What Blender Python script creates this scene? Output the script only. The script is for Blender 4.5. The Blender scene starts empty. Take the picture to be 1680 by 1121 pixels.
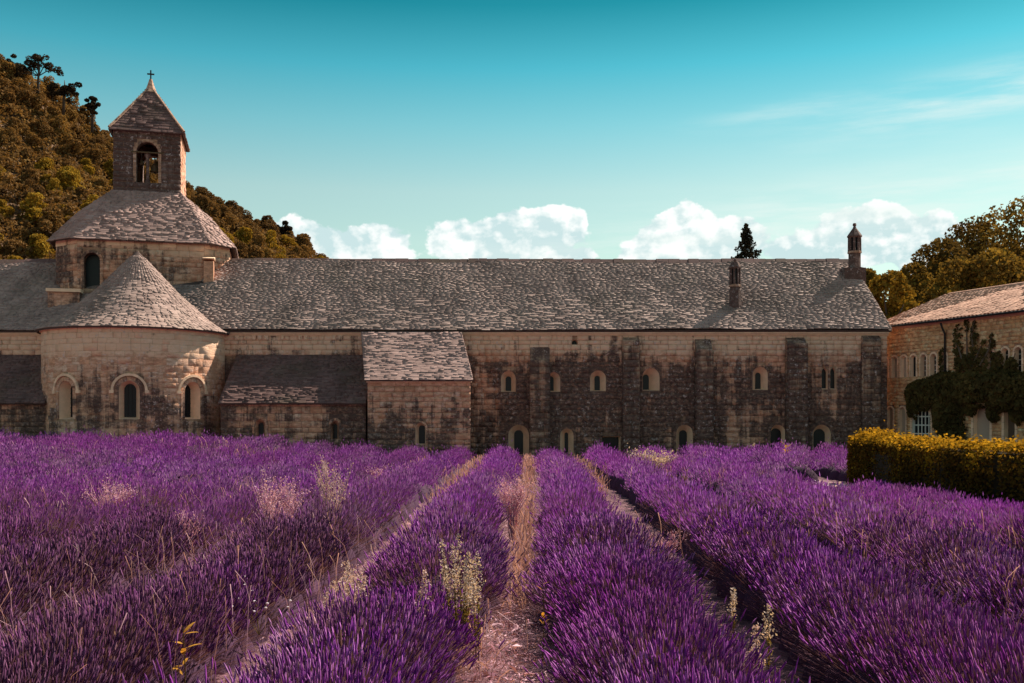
import bpy, math, random
import numpy as np
from mathutils import Vector, Matrix
from mathutils.geometry import delaunay_2d_cdt

R = random.Random(7)
rng = np.random.default_rng(11)
SC = bpy.context.scene
COL = SC.collection
rad = math.radians

# ------------------------------------------------------------------ camera
F = 1633.0                       # focal length in photograph pixels
CH = 2.4                         # camera height, m
cam_d = bpy.data.cameras.new('camera')
cam = bpy.data.objects.new('camera', cam_d)
COL.objects.link(cam)
cam.location = (0, 0, CH)
cam.rotation_euler = (rad(90), 0, 0)
cam_d.sensor_width = 36
cam_d.lens = 36 * F / 1680
cam_d.shift_y = 123.5 / 1680
cam_d.clip_end = 6000
SC.camera = cam
SC.view_settings.view_transform = 'Standard'
SC.view_settings.look = 'None'
SC.view_settings.gamma = 1
SC.view_settings.exposure = 1.1
SC.cycles.use_denoising = True
SC.cycles.max_bounces = 6
SC.cycles.transparent_max_bounces = 4
SC.cycles.sample_clamp_indirect = 6

SUN_EL = rad(48)
SUN_AZ = rad(49)                 # clockwise from +Y (straight ahead) towards +X
sund = Vector((math.sin(SUN_AZ) * math.cos(SUN_EL), math.cos(SUN_AZ) * math.cos(SUN_EL), math.sin(SUN_EL)))


# ------------------------------------------------------------------ node helpers
class NT:
    def __init__(s, nt):
        s.nt = nt

    def put(s, sock, v):
        if isinstance(v, bpy.types.NodeSocket):
            s.nt.links.new(v, sock)
        elif v is not None:
            if isinstance(v, (tuple, list)) and sock.type == 'RGBA' and len(v) == 3:
                v = (*v, 1)
            sock.default_value = v

    def add(s, t, ins=None, **props):
        n = s.nt.nodes.new(t)
        for k, v in props.items():
            setattr(n, k, v)
        for k, v in (ins or {}).items():
            s.put(n.inputs[k], v)
        return n

    def m(s, op, a, b=None, c=None, clamp=False):
        n = s.add('ShaderNodeMath', operation=op, use_clamp=clamp)
        s.put(n.inputs[0], a)
        s.put(n.inputs[1], b)
        s.put(n.inputs[2], c)
        return n.outputs[0]

    def mix(s, f, a, b, blend='MIX'):
        n = s.add('ShaderNodeMix', data_type='RGBA', blend_type=blend)
        s.put(n.inputs[0], f)
        s.put(n.inputs[6], a)
        s.put(n.inputs[7], b)
        return n.outputs[2]

    def noise(s, vec, scale, detail=4, rough=.55, out=0):
        n = s.add('ShaderNodeTexNoise', {'Scale': scale, 'Detail': detail, 'Roughness': rough})
        if vec is not None:
            s.put(n.inputs['Vector'], vec)
        return n.outputs[out]

    def ss(s, x, a, b, lo=0., hi=1.):
        n = s.add('ShaderNodeMapRange', interpolation_type='SMOOTHSTEP')
        for i, v in enumerate((x, a, b, lo, hi)):
            s.put(n.inputs[i], v)
        return n.outputs[0]

    def mapping(s, vec, scale=(1, 1, 1), loc=(0, 0, 0)):
        n = s.add('ShaderNodeMapping', {'Vector': vec, 'Scale': scale, 'Location': loc})
        return n.outputs[0]

    def ramp(s, x, stops):
        n = s.add('ShaderNodeValToRGB', {0: x})
        e = n.color_ramp.elements
        while len(e) < len(stops):
            e.new(.5)
        for el, (p, c) in zip(e, stops):
            el.position = p
            el.color = (*c, 1)
        return n.outputs[0]


# ------------------------------------------------------------------ world
world = bpy.data.worlds.new('World')
SC.world = world
world.use_nodes = True
wn = NT(world.node_tree)
world.node_tree.nodes.clear()
sky = wn.add('ShaderNodeTexSky', sky_type='NISHITA', sun_disc=False, sun_elevation=SUN_EL, sun_rotation=SUN_AZ,
             altitude=300, air_density=1.0, dust_density=.4, ozone_density=1.0)
dirv = wn.add('ShaderNodeTexCoord').outputs['Generated']
sp = wn.add('ShaderNodeSeparateXYZ', {0: dirv})
dx, dy, dz = sp.outputs
elev = wn.m('ARCSINE', dz)
azim = wn.m('ARCTAN2', dx, dy)
# sky tint: pale green-white low, turquoise above; warmer, brighter zenith added to fill walls
tint = wn.ramp(wn.m('MAXIMUM', dz, 0.0), [(0.000, (0.463, 0.463, 0.358)), (0.160, (0.542, 0.547, 0.372)), (0.220, (0.547, 0.572, 0.387)), (0.280, (0.316, 0.547, 0.399)), (0.330, (0.126, 0.484, 0.379)), (0.385, (0.024, 0.300, 0.237)), (0.560, (0.480, 0.600, 0.420)), (0.780, (0.940, 0.770, 0.540)), (1.000, (0.970, 0.770, 0.540))])
skyc = wn.mix(1.0, sky.outputs[0], tint, 'MULTIPLY')
# cumulus bank low over the roof
cv = wn.add('ShaderNodeCombineXYZ', {0: azim, 1: wn.m('MULTIPLY', elev, 1.25), 2: 0.37}).outputs[0]


def PX(px, py):
    a = math.atan((px - 840) / F)
    return a, math.atan((684 - py) / F * math.cos(a))


blobs = [(500, 405, 60, 36), (560, 418, 75, 32), (625, 410, 48, 34),
         (745, 400, 42, 32), (790, 400, 60, 28), (850, 388, 60, 30), (905, 378, 48, 30), (865, 425, 95, 24), (938, 372, 20, 24),
         (1075, 412, 45, 34), (1130, 382, 48, 38), (1145, 415, 80, 34), (1200, 392, 52, 32),
         (1335, 414, 60, 28), (1395, 394, 58, 34), (1450, 384, 56, 36), (1500, 392, 58, 34), (1570, 428, 80, 24)]
mm = None
for (bx_, by_, rx, ry) in blobs:
    a, e = PX(bx_, by_)
    qa = wn.m('MULTIPLY', wn.m('SUBTRACT', azim, a), F / rx)
    qe = wn.m('MULTIPLY', wn.m('SUBTRACT', elev, e), F / ry)
    d2 = wn.m('ADD', wn.m('MULTIPLY', qa, qa), wn.m('MULTIPLY', qe, qe))
    b = wn.m('SUBTRACT', 1.0, wn.m('SQRT', d2))
    mm = b if mm is None else wn.m('SMOOTH_MAX', mm, b, .25)
n1 = wn.noise(cv, 30, 7, .56)
n2 = wn.noise(wn.mapping(cv, loc=(.006, .009, 0)), 30, 7, .56)
dens = wn.m('ADD', mm, wn.m('MULTIPLY', wn.m('SUBTRACT', n1, .5), 1.9))
cov = wn.ss(dens, -.30, -.12)
nb = wn.noise(wn.mapping(cv, scale=(.7, 1.5, 1), loc=(1.3, .2, 0)), 17, 3, .5)
lit = wn.m('ADD', wn.m('MULTIPLY', wn.m('SUBTRACT', n1, n2), 5.0), wn.ss(nb, .38, .60, .05, .9), clamp=True)
ccol = wn.mix(lit, (2.15, 2.8, 2.85), (3.75, 3.82, 3.74))
skyc = wn.mix(wn.m('MULTIPLY', cov, .97), skyc, ccol)
# thin high streaks on the right
cs = wn.mapping(cv, scale=(4.0, 26, 1))
nc = wn.noise(cs, 2.2, 6, .6)
for (bx_, by_, rx, ry, st) in ((1640, 150, 230, 34, .65), (1290, 182, 120, 14, .3), (1430, 335, 300, 36, .6), (1150, 390, 500, 50, .35)):
    a, e = PX(bx_, by_)
    qa = wn.m('MULTIPLY', wn.m('SUBTRACT', azim, a), F / rx)
    tl = wn.m('ADD', wn.m('SUBTRACT', elev, e), wn.m('MULTIPLY', wn.m('SUBTRACT', azim, a), -.10))
    qe = wn.m('MULTIPLY', tl, F / ry)
    g = wn.m('EXPONENT', wn.m('MULTIPLY', wn.m('ADD', wn.m('MULTIPLY', qa, qa), wn.m('MULTIPLY', qe, qe)), -1.0))
    skyc = wn.mix(wn.m('MULTIPLY', wn.m('MULTIPLY', g, wn.ss(nc, .33, .72)), st), skyc, (3.1, 3.4, 3.25))
bg = wn.add('ShaderNodeBackground', {'Color': skyc, 'Strength': .132})
wo = wn.add('ShaderNodeOutputWorld', {'Surface': bg.outputs[0]})

# ------------------------------------------------------------------ sun
sun_d = bpy.data.lights.new('sun', 'SUN')
sun_d.energy = 5.0
sun_d.angle = rad(.53)
sun_d.color = (1, .90, .76)
sun = bpy.data.objects.new('sun', sun_d)
COL.objects.link(sun)
sun.rotation_euler = sund.to_track_quat('Z', 'Y').to_euler()


# ------------------------------------------------------------------ object helpers
def tag(o, label=None, cat=None, group=None, kind=None):
    if label:
        o['label'] = label
    if cat:
        o['category'] = cat
    if group:
        o['group'] = group
    if kind:
        o['kind'] = kind
    return o


def thing(name, label, cat, loc=(0, 0, 0), group=None):
    o = bpy.data.objects.new(name, None)
    COL.objects.link(o)
    o.location = loc
    o.empty_display_size = .2
    return tag(o, label, cat, group)


def link(name, me, mat=None, parent=None, kind=None, local=False):
    """one mesh object; vertices are world coordinates unless local"""
    if mat is not None and not me.materials:
        for x in (mat if isinstance(mat, (list, tuple)) else [mat]):
            me.materials.append(x)
    o = bpy.data.objects.new(name, me)
    COL.objects.link(o)
    if parent is not None:
        o.parent = parent
        if parent.type == 'EMPTY' and not local:
            o.location = -Vector(parent.location)
    if kind:
        o['kind'] = kind
    return o


def np_mesh(name, V, Fc, smooth=False, mi=None):
    """V (n,3), Fc (m,k) one face size"""
    V = np.asarray(V, np.float32)
    Fc = np.asarray(Fc, np.int32)
    me = bpy.data.meshes.new(name)
    n, (m, k) = len(V), Fc.shape
    me.vertices.add(n)
    me.vertices.foreach_set('co', V.ravel())
    me.loops.add(m * k)
    me.loops.foreach_set('vertex_index', Fc.ravel())
    me.polygons.add(m)
    me.polygons.foreach_set('loop_start', np.arange(0, m * k, k, dtype=np.int32))
    if smooth:
        me.polygons.foreach_set('use_smooth', np.ones(m, bool))
    if mi is not None:
        me.polygons.foreach_set('material_index', np.asarray(mi, np.int32))
    me.update(calc_edges=True)
    return me


class MB:
    def __init__(s):
        s.v, s.f = [], []

    def add(s, vs, fs):
        b = len(s.v)
        s.v += [tuple(v) for v in vs]
        s.f += [tuple(b + i for i in f) for f in fs]
        return s

    def box(s, x0, y0, z0, x1, y1, z1):
        vs = [(x, y, z) for z in (z0, z1) for y in (y0, y1) for x in (x0, x1)]
        return s.add(vs, [(0, 2, 3, 1), (4, 5, 7, 6), (0, 1, 5, 4), (2, 6, 7, 3), (0, 4, 6, 2), (1, 3, 7, 5)])

    def prism(s, poly, z0, z1):
        n = len(poly)
        vs = [(x, y, z0) for x, y in poly] + [(x, y, z1) for x, y in poly]
        return s.add(vs, [tuple(range(n))[::-1], tuple(range(n, 2 * n))] + [(i, (i + 1) % n, n + (i + 1) % n, n + i) for i in range(n)])

    def lathe(s, c, prof, n=8, a0=0.0):
        vs, fs = [], []
        for r, z in prof:
            for i in range(n):
                a = a0 + 2 * math.pi * i / n
                vs.append((c[0] + r * math.cos(a), c[1] + r * math.sin(a), c[2] + z))
        for j in range(len(prof) - 1):
            for i in range(n):
                k = (i + 1) % n
                fs.append((j * n + i, j * n + k, (j + 1) * n + k, (j + 1) * n + i))
        fs.append(tuple(range(n))[::-1])
        fs.append(tuple((len(prof) - 1) * n + i for i in range(n)))
        return s.add(vs, fs)

    def tube(s, pts, radii, n=6):
        pts = [Vector(p) for p in pts]
        vs, fs = [], []
        for i, p in enumerate(pts):
            t = (pts[min(i + 1, len(pts) - 1)] - pts[max(i - 1, 0)]).normalized()
            a = t.orthogonal().normalized()
            b = t.cross(a)
            for k in range(n):
                q = 2 * math.pi * k / n
                vs.append(p + (a * math.cos(q) + b * math.sin(q)) * radii[i])
        for i in range(len(pts) - 1):
            for k in range(n):
                l = (k + 1) % n
                fs.append((i * n + k, i * n + l, (i + 1) * n + l, (i + 1) * n + k))
        fs.append(tuple(range(n))[::-1])
        fs.append(tuple((len(pts) - 1) * n + k for k in range(n)))
        return s.add(vs, fs)

    def mesh(s, name, smooth=False):
        me = bpy.data.meshes.new(name)
        me.from_pydata(s.v, [], s.f)
        if smooth:
            me.polygons.foreach_set('use_smooth', np.ones(len(me.polygons), bool))
        me.update()
        return me

    def build(s, name, mat, parent=None, smooth=False, kind=None, local=False):
        return link(name, s.mesh(name, smooth), mat, parent, kind, local)


def U(px, Y):
    return (px - 840) * Y / F


def Z(py, Y):
    return CH - (py - 684) * Y / F


def sstep(x, a, b):
    t = np.clip((np.asarray(x, float) - a) / (b - a), 0, 1)
    return t * t * (3 - 2 * t)


def vnoise(x, y, seed=0):
    """cheap smooth 2-d value noise in 0..1 (numpy)"""
    x = np.asarray(x, float)
    y = np.asarray(y, float)
    xi, yi = np.floor(x), np.floor(y)
    fx, fy = x - xi, y - yi
    fx, fy = fx * fx * (3 - 2 * fx), fy * fy * (3 - 2 * fy)

    def h(a, b):
        v = np.sin(a * 127.1 + b * 311.7 + seed * 74.7) * 43758.5453
        return v - np.floor(v)
    return (h(xi, yi) * (1 - fx) + h(xi + 1, yi) * fx) * (1 - fy) + (h(xi, yi + 1) * (1 - fx) + h(xi + 1, yi + 1) * fx) * fy


def gz(x, y):
    """height of the ground"""
    x = np.asarray(x, float)
    y = np.asarray(y, float)
    return .72 * sstep(-x, 4, 16) * sstep(y, 22, 46)


# ------------------------------------------------------------------ materials
def new_mat(name):
    m = bpy.data.materials.new(name)
    m.use_nodes = True
    t = NT(m.node_tree)
    p = m.node_tree.nodes['Principled BSDF']
    p.inputs['Roughness'].default_value = .85
    p.inputs['Specular IOR Level'].default_value = .25
    return m, t, p


def piece_random(t):
    g = t.add('ShaderNodeNewGeometry')
    o = t.add('ShaderNodeObjectInfo')
    return t.m('FRACT', t.m('ADD', g.outputs['Random Per Island'], o.outputs['Random'])), g.outputs['Position']


def bump(t, p, h, strength=.5, dist=.02):
    b = t.add('ShaderNodeBump', {'Strength': strength, 'Distance': dist, 'Height': h})
    t.put(p.inputs['Normal'], b.outputs[0])


def stone_mat(name, tan=(.74, .375, .235), pale=(.82, .485, .35), dark=(.100, .056, .047), clean_z=6.0, fade=1.6, amount=.55,
              speck=.5, seed=0., lichen=(.62, .47, .43), band=None):
    """weathered limestone: tan blocks, black lichen crust that stops below a clean height, pale specks"""
    m, t, p = new_mat(name)
    r, pos = piece_random(t)
    pos = t.mapping(pos, loc=(seed * 17.3, seed * 9.1, 0))
    z = t.add('ShaderNodeSeparateXYZ', {0: pos}).outputs[2]
    base = t.mix(r, tan, pale)
    base = t.mix(t.ss(r, .80, .95, 0, .6), base, tuple(min(.85, q * f) for q, f in zip(pale, (1.12, 1.2, 1.25))))
    fl = t.mapping(pos, scale=(1, 1, 2.6))
    base = t.mix(t.ss(t.noise(fl, 2.6, 8, .74), .40, .60, 0, .85), base, tuple(q * f for q, f in zip(tan, (.62, .55, .52))))
    base = t.mix(t.ss(t.noise(pos, .8, 4, .6), .48, .66, 0, .5), base, tuple(q * f for q, f in zip(tan, (.55, .50, .50))))
    if band:
        bz = t.m('ADD', z, t.m('MULTIPLY', t.m('SUBTRACT', t.noise(pos, .9, 6, .7), .5), 1.6))
        base = t.mix(t.ss(bz, band - .25, band + .25, 0, .75), base, t.mix(t.noise(fl, 1.6, 5, .7), (.82, .475, .295), (.86, .62, .46)))
    big = t.noise(pos, .30, 3, .55)
    mid = t.noise(t.mapping(pos, scale=(1, 1, 1.7)), 1.3, 8, .74)
    streak = t.noise(t.mapping(pos, scale=(2.2, 2.2, .12)), 1.0, 6, .66)
    h = t.ss(z, clean_z - fade, clean_z + fade * .25, .42, -.36)
    s_ = t.m('ADD', t.m('MULTIPLY', t.m('SUBTRACT', big, .5), 2.2), t.m('MULTIPLY', t.m('SUBTRACT', mid, .5), 1.7))
    s_ = t.m('ADD', s_, t.m('MULTIPLY', t.m('SUBTRACT', streak, .5), 2.3))
    s_ = t.m('ADD', s_, t.m('ADD', h, t.m('MULTIPLY', t.m('SUBTRACT', r, .5), .32)))
    mask = t.ss(s_, .40 - amount, .86 - amount)
    fine = t.noise(t.mapping(pos, scale=(1, 1, 1.6)), 5, 8, .78)
    mask = t.m('MULTIPLY', mask, t.ss(fine, .30, .56, .45, 1.0))
    col = t.mix(mask, base, dark)
    sp_ = t.ss(t.noise(pos, 5.5, 7, .78), .555, .615)
    sp2 = t.ss(t.noise(pos, .9, 3), .40, .56)
    col = t.mix(t.m('MULTIPLY', t.m('MULTIPLY', sp_, sp2), speck), col, lichen)
    t.put(p.inputs['Base Color'], col)
    p.inputs['Roughness'].default_value = .92
    bump(t, p, t.noise(pos, 9, 7, .75), .8, .05)
    return m


def plain(name, col, rough=.8, var=.25, scale=6., bumpd=.01):
    m, t, p = new_mat(name)
    r, pos = piece_random(t)
    n = t.noise(pos, scale, 5, .65)
    k = t.m('ADD', t.m('MULTIPLY', t.m('SUBTRACT', n, .5), 2 * var), t.m('ADD', 1.0, t.m('MULTIPLY', t.m('SUBTRACT', r, .5), var)))
    c = t.mix(1.0, col, t.add('ShaderNodeCombineXYZ', {0: k, 1: k, 2: k}).outputs[0], 'MULTIPLY')
    t.put(p.inputs['Base Color'], c)
    p.inputs['Roughness'].default_value = rough
    if bumpd:
        bump(t, p, n, .6, bumpd)
    return m


def roof_mat(name, a, b, moss=(.10, .085, .05), seed=0.):
    m, t, p = new_mat(name)
    r, pos = piece_random(t)
    pos = t.mapping(pos, loc=(seed * 5.3, seed * 3.1, 0))
    c = t.mix(t.m('ADD', .2, t.m('MULTIPLY', r, .62)), a, b)
    c = t.mix(t.ss(t.noise(pos, .35, 4, .6), .45, .68, 0, .45), c, moss)
    c = t.mix(t.ss(t.noise(pos, 6, 5, .7), .56, .70, 0, .28), c, (.40, .31, .27))
    c = t.mix(t.ss(t.noise(pos, 3.2, 5, .7), .58, .72, 0, .7), c, (.045, .036, .033))
    c = t.mix(t.ss(t.noise(t.mapping(pos, scale=(1, .35, .35)), .9, 5, .62), .42, .66, 0, .6), c, t.mix(1.0, c, (.60, .58, .58), 'MULTIPLY'))
    t.put(p.inputs['Base Color'], c)
    bump(t, p, t.noise(pos, 14, 5, .7), .4, .006)
    return m


def leaf_mat(name, stops, trans=.35, scale=.25, tcol=1.0, gloss=.0):
    """foliage: colour by leaf clump and by patch, with light coming through"""
    m, t, p = new_mat(name)
    r, pos = piece_random(t)
    o = t.add('ShaderNodeObjectInfo').outputs['Random']
    n = t.noise(pos, scale, 3, .6)
    x = t.m('ADD', t.m('MULTIPLY', r, .34), t.m('ADD', t.m('MULTIPLY', t.ss(n, .3, .7), .38), t.m('MULTIPLY', o, .28)))
    c = t.ramp(x, stops)
    d = t.add('ShaderNodeBsdfDiffuse', {'Color': c})
    tr = t.add('ShaderNodeBsdfTranslucent', {'Color': t.mix(1.0, c, (tcol * 1.15, tcol * .95, tcol * .55), 'MULTIPLY')})
    ms = t.add('ShaderNodeMixShader', {0: trans})
    t.put(ms.inputs[1], d.outputs[0])
    t.put(ms.inputs[2], tr.outputs[0])
    out = [n_ for n_ in m.node_tree.nodes if n_.type == 'OUTPUT_MATERIAL'][0]
    t.put(out.inputs[0], ms.outputs[0])
    return m


MAT = {}
MAT['stone_wing'] = stone_mat('wing_stone', band=5.9, clean_z=6.05, fade=1.5, amount=.60, speck=.75, seed=0.)
MAT['stone_apse'] = stone_mat('apse_stone', band=5.5, clean_z=5.8, fade=3.6, amount=.32, speck=.8, seed=1., tan=(.75, .395, .245), pale=(.83, .53, .39))
MAT['stone_tower'] = stone_mat('tower_stone', band=11.8, clean_z=12.6, fade=1.4, amount=.30, speck=.35, seed=2.)
MAT['stone_belfry'] = stone_mat('belfry_stone', clean_z=40, fade=1, amount=.50, speck=.9, seed=3., tan=(0.252, 0.167, 0.140), pale=(0.333, 0.230, 0.198), lichen=(0.486, 0.396, 0.378))
MAT['stone_annex'] = stone_mat('annex_stone', clean_z=4.2, fade=2.5, amount=.30, speck=.55, seed=4.)
MAT['stone_lean'] = stone_mat('low_wall_stone', clean_z=5.5, fade=2.5, amount=.36, speck=.3, seed=5.)
MAT['stone_butt'] = stone_mat('buttress_stone', clean_z=7.0, fade=1.6, amount=.60, speck=.8, seed=.3, tan=(.46, .27, .18), pale=(.56, .36, .25))
MAT['stone_house'] = stone_mat('rubble_stone', clean_z=3.0, fade=3.0, amount=.0, speck=.25, seed=7., tan=(0.846, 0.461, 0.227), pale=(0.860, 0.592, 0.346))
MAT['stone_clean'] = plain('dressed_stone', (.82, .535, .36), .9, .3, 3., .02)
MAT['mortar'] = stone_mat('mortar', tan=(.44, .26, .165), pale=(.50, .31, .205), clean_z=6.0, fade=2, amount=.50, speck=.3, seed=0.)
MAT['mortar_light'] = stone_mat('light_mortar', tan=(.50, .305, .19), pale=(.56, .36, .235), clean_z=5.0, fade=3, amount=.28, speck=.4, seed=1.)
MAT['buttress_core'] = stone_mat('buttress_core', tan=(.34, .21, .145), pale=(.40, .26, .18), clean_z=20, fade=1, amount=.35, speck=.7, seed=.3)
MAT['roof'] = roof_mat('stone_slate', (0.233, 0.153, 0.133), (0.440, 0.307, 0.264), moss=(0.167, 0.124, 0.097))
MAT['roof_dark'] = roof_mat('mossy_shade_slate', (0.092, 0.048, 0.043), (0.216, 0.120, 0.107), seed=1.)  # shade of lean-to and belfry roofs put into the slate colour, plus moss
MAT['roof_light'] = roof_mat('pale_slate', (0.302, 0.185, 0.162), (0.484, 0.313, 0.273), moss=(0.226, 0.146, 0.117), seed=2.)
MAT['roof_base'] = plain('roof_boarding', (.09, .06, .052), .95, .2)
MAT['terracotta'] = roof_mat('old_roof_tile', (0.420, 0.202, 0.132), (0.660, 0.370, 0.256), moss=(0.330, 0.181, 0.120), seed=3.)
MAT['glass'] = plain('dark_window_glass', (.010, .010, .013), .35, .2, 4., 0)
MAT['iron'] = plain('wrought_iron', (.022, .018, .018), .6, .2, 8., .002)
MAT['bronze'] = plain('old_bronze', (.11, .07, .035), .5, .3, 8., .004)
MAT['wood_dark'] = plain('weathered_wood', (.10, .062, .042), .85, .3, 5., .01)
MAT['white_paint'] = plain('white_paint', (.72, .66, .58), .6, .08, 4., .002)
MAT['shutter'] = plain('pale_shutter', (.46, .33, .25), .8, .12, 4., .004)
MAT['bark'] = plain('bark', (.13, .09, .065), .95, .35, 6., .03)
MAT['bark_dark'] = plain('dark_bark', (.06, .042, .035), .95, .35, 6., .03)


# ------------------------------------------------------------------ pieces: stones and shingles, the largest as objects, the rest joined
def unit_stone(seed):
    r = random.Random(seed)
    j = lambda a: (r.random() - .5) * a
    b = [(-.5, -.35, -.5), (.5, -.35, -.5), (.5, -.35, .5), (-.5, -.35, .5)]
    f = [(sx * (.480 + j(.03)), 1 + j(.5), sz * (.462 + j(.05))) for sx, sz in ((-1, -1), (1, -1), (1, 1), (-1, 1))]
    mid = [(sx * (.492 + j(.02)), .55 + j(.2), sz * (.485 + j(.03))) for sx, sz in ((-1, -1), (1, -1), (1, 1), (-1, 1))]
    V = np.array(b + mid + f, np.float32)
    Q = [(8, 9, 10, 11)] + [(i, (i + 1) % 4, 4 + (i + 1) % 4, 4 + i) for i in range(4)] + \
        [(4 + i, 4 + (i + 1) % 4, 8 + (i + 1) % 4, 8 + i) for i in range(4)]
    return V, np.array(Q, np.int32)


def unit_shingle(seed):
    r = random.Random(100 + seed)
    j = lambda a: (r.random() - .5) * a
    y0, y1 = j(.16), j(.16)
    V = np.array([(-.5, y0, -.2), (.5, y1, -.2), (-.49, y0 + .02, 1 + j(.4)), (.49, y1 + .02, 1 + j(.4)), (-.5, 1, .3), (.5, 1, .3),
                  (-.5, 1, -.2), (.5, 1, -.2)], np.float32)
    Q = [(0, 1, 3, 2), (2, 3, 5, 4), (0, 2, 4, 6), (1, 7, 5, 3)]
    return V, np.array(Q, np.int32)


def unit_canal(seed):
    r = random.Random(200 + seed)
    V, Q = [], []
    n = 5
    for k, y in enumerate((0, 1)):
        s = 1.0 if k == 0 else .8
        for i in range(n + 1):
            a = math.pi * i / n
            V.append((-.5 * s * math.cos(a), y + (r.random() - .5) * .04, s * math.sin(a)))
    for i in range(n):
        V_ = (i, i + 1, n + 2 + i, n + 1 + i)
        Q.append(V_)
    # thick lower lip
    b = len(V)
    for i in range(n + 1):
        a = math.pi * i / n
        V.append((-.42 * math.cos(a), 0.02, .82 * math.sin(a)))
    for i in range(n):
        Q.append((b + i, b + i + 1, i + 1, i))
    return np.array(V, np.float32), np.array(Q, np.int32)


STONES = [unit_stone(i) for i in range(7)]
SHINGLES = [unit_shingle(i) for i in range(7)]
CANALS = [unit_canal(i) for i in range(4)]
_pm = {}


def pieces(name, many, units, kind_key, mats, mat, parent, limit):
    """mats: list of 4x4 world matrices. Largest in view -> objects under parent, the rest one joined part."""
    if not mats:
        return
    A = np.array([[list(r) for r in m] for m in mats], np.float64)
    c = A[:, :3, 3]
    ax, ay, az = A[:, :3, 0], A[:, :3, 1], A[:, :3, 2]
    view = c - np.array([0, 0, CH])
    dist = np.linalg.norm(view, axis=1)
    if kind_key == 'stone':
        nrm = np.cross(ax, az)
    else:
        nrm = np.cross(ay, ax)
    area = np.abs((nrm * view).sum(1)) / dist / np.maximum(dist, 1) ** 2
    px = 840 + F * c[:, 0] / np.maximum(c[:, 1], .1)
    py = 684 - F * (c[:, 2] - CH) / np.maximum(c[:, 1], .1)
    ok = (px > 5) & (px < 1675) & (py > 5) & (py < 745) & ((nrm * view).sum(1) > 0 if kind_key == 'stone' else True)
    key = area * ok
    order = np.argsort(-key)
    var = np.arange(len(A)) % len(units)
    solo = [i for i in order[:limit] if ok[i]]
    for i in solo:
        k = (kind_key, int(var[i]), mat.name)
        if k not in _pm:
            V, Q = units[var[i]]
            _pm[k] = np_mesh(name, V, Q)
            _pm[k].materials.append(mat)
        o = bpy.data.objects.new(name, _pm[k])
        COL.objects.link(o)
        o.parent = parent
        o.matrix_local = Matrix(A[i].tolist())
    rest = np.ones(len(A), bool)
    rest[solo] = False
    Vs, Qs, b = [], [], 0
    for v in range(len(units)):
        idx = np.where(rest & (var == v))[0]
        if not len(idx):
            continue
        V, Q = units[v]
        W = np.einsum('nij,vj->nvi', A[idx, :3, :3], V) + A[idx, None, :3, 3]
        Vs.append(W.reshape(-1, 3))
        Qs.append((Q[None] + (b + np.arange(len(idx)) * len(V))[:, None, None]).reshape(-1, 4))
        b += len(idx) * len(V)
    if Vs:
        link(many, np_mesh(many, np.concatenate(Vs), np.concatenate(Qs)), mat, parent, 'stuff')


# ------------------------------------------------------------------ walls with openings
def outline(u, z0, zs, hw, kind='round', n=9):
    pts = [(u - hw, z0)]
    if kind == 'round':
        for i in range(n + 1):
            a = math.pi * (1 - i / n)
            pts.append((u + hw * math.cos(a), zs + hw * math.sin(a)))
    elif kind == 'pointed':
        # equilateral arch
        for i in range(5):
            a = math.pi - i / 4 * math.pi / 3
            pts.append((u + hw + 2 * hw * math.cos(a), zs + 2 * hw * math.sin(a)))
        for i in range(1, 5):
            a = math.pi / 3 - i / 4 * math.pi / 3
            pts.append((u - hw + 2 * hw * math.cos(a), zs + 2 * hw * math.sin(a)))
    else:
        pts += [(u - hw, zs), (u + hw, zs)]
    pts.append((u + hw, z0))
    return pts


def in_poly(p, poly):
    x, y = p
    c = False
    for i in range(len(poly)):
        x0, y0 = poly[i]
        x1, y1 = poly[i - 1]
        if (y0 > y) != (y1 > y) and x < (x1 - x0) * (y - y0) / (y1 - y0) + x0:
            c = not c
    return c


def op_top(o):
    return o['zs'] + (o['hw'] if o['kind'] == 'round' else o['hw'] * 1.73 if o['kind'] == 'pointed' else 0)


def O(u, z0, z1, w, wi=None, depth=.45, kind='round', ring=.2, name='window', pane='glass', z0i=None, top_i=None, shift=0., grid=None, mat='stone_clean',
      ring_mat=None):
    """opening described by its outer width/height and inner (glass) width"""
    hw = w / 2
    hwi = (wi if wi else w) / 2
    tp = hw if kind == 'round' else hw * 1.73 if kind == 'pointed' else 0
    ti = hwi if kind == 'round' else hwi * 1.73 if kind == 'pointed' else 0
    top_in = top_i if top_i else z1 - (hw - hwi) * 1.2
    return dict(u=u, z0=z0, zs=z1 - tp, hw=hw, hwi=hwi, zsi=top_in - ti, z0i=z0 + .06 if z0i is None else z0i, depth=depth, kind=kind, ring=ring, name=name,
                pane=pane, shift=shift, grid=grid, mat=mat, ring_mat=ring_mat)


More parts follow.
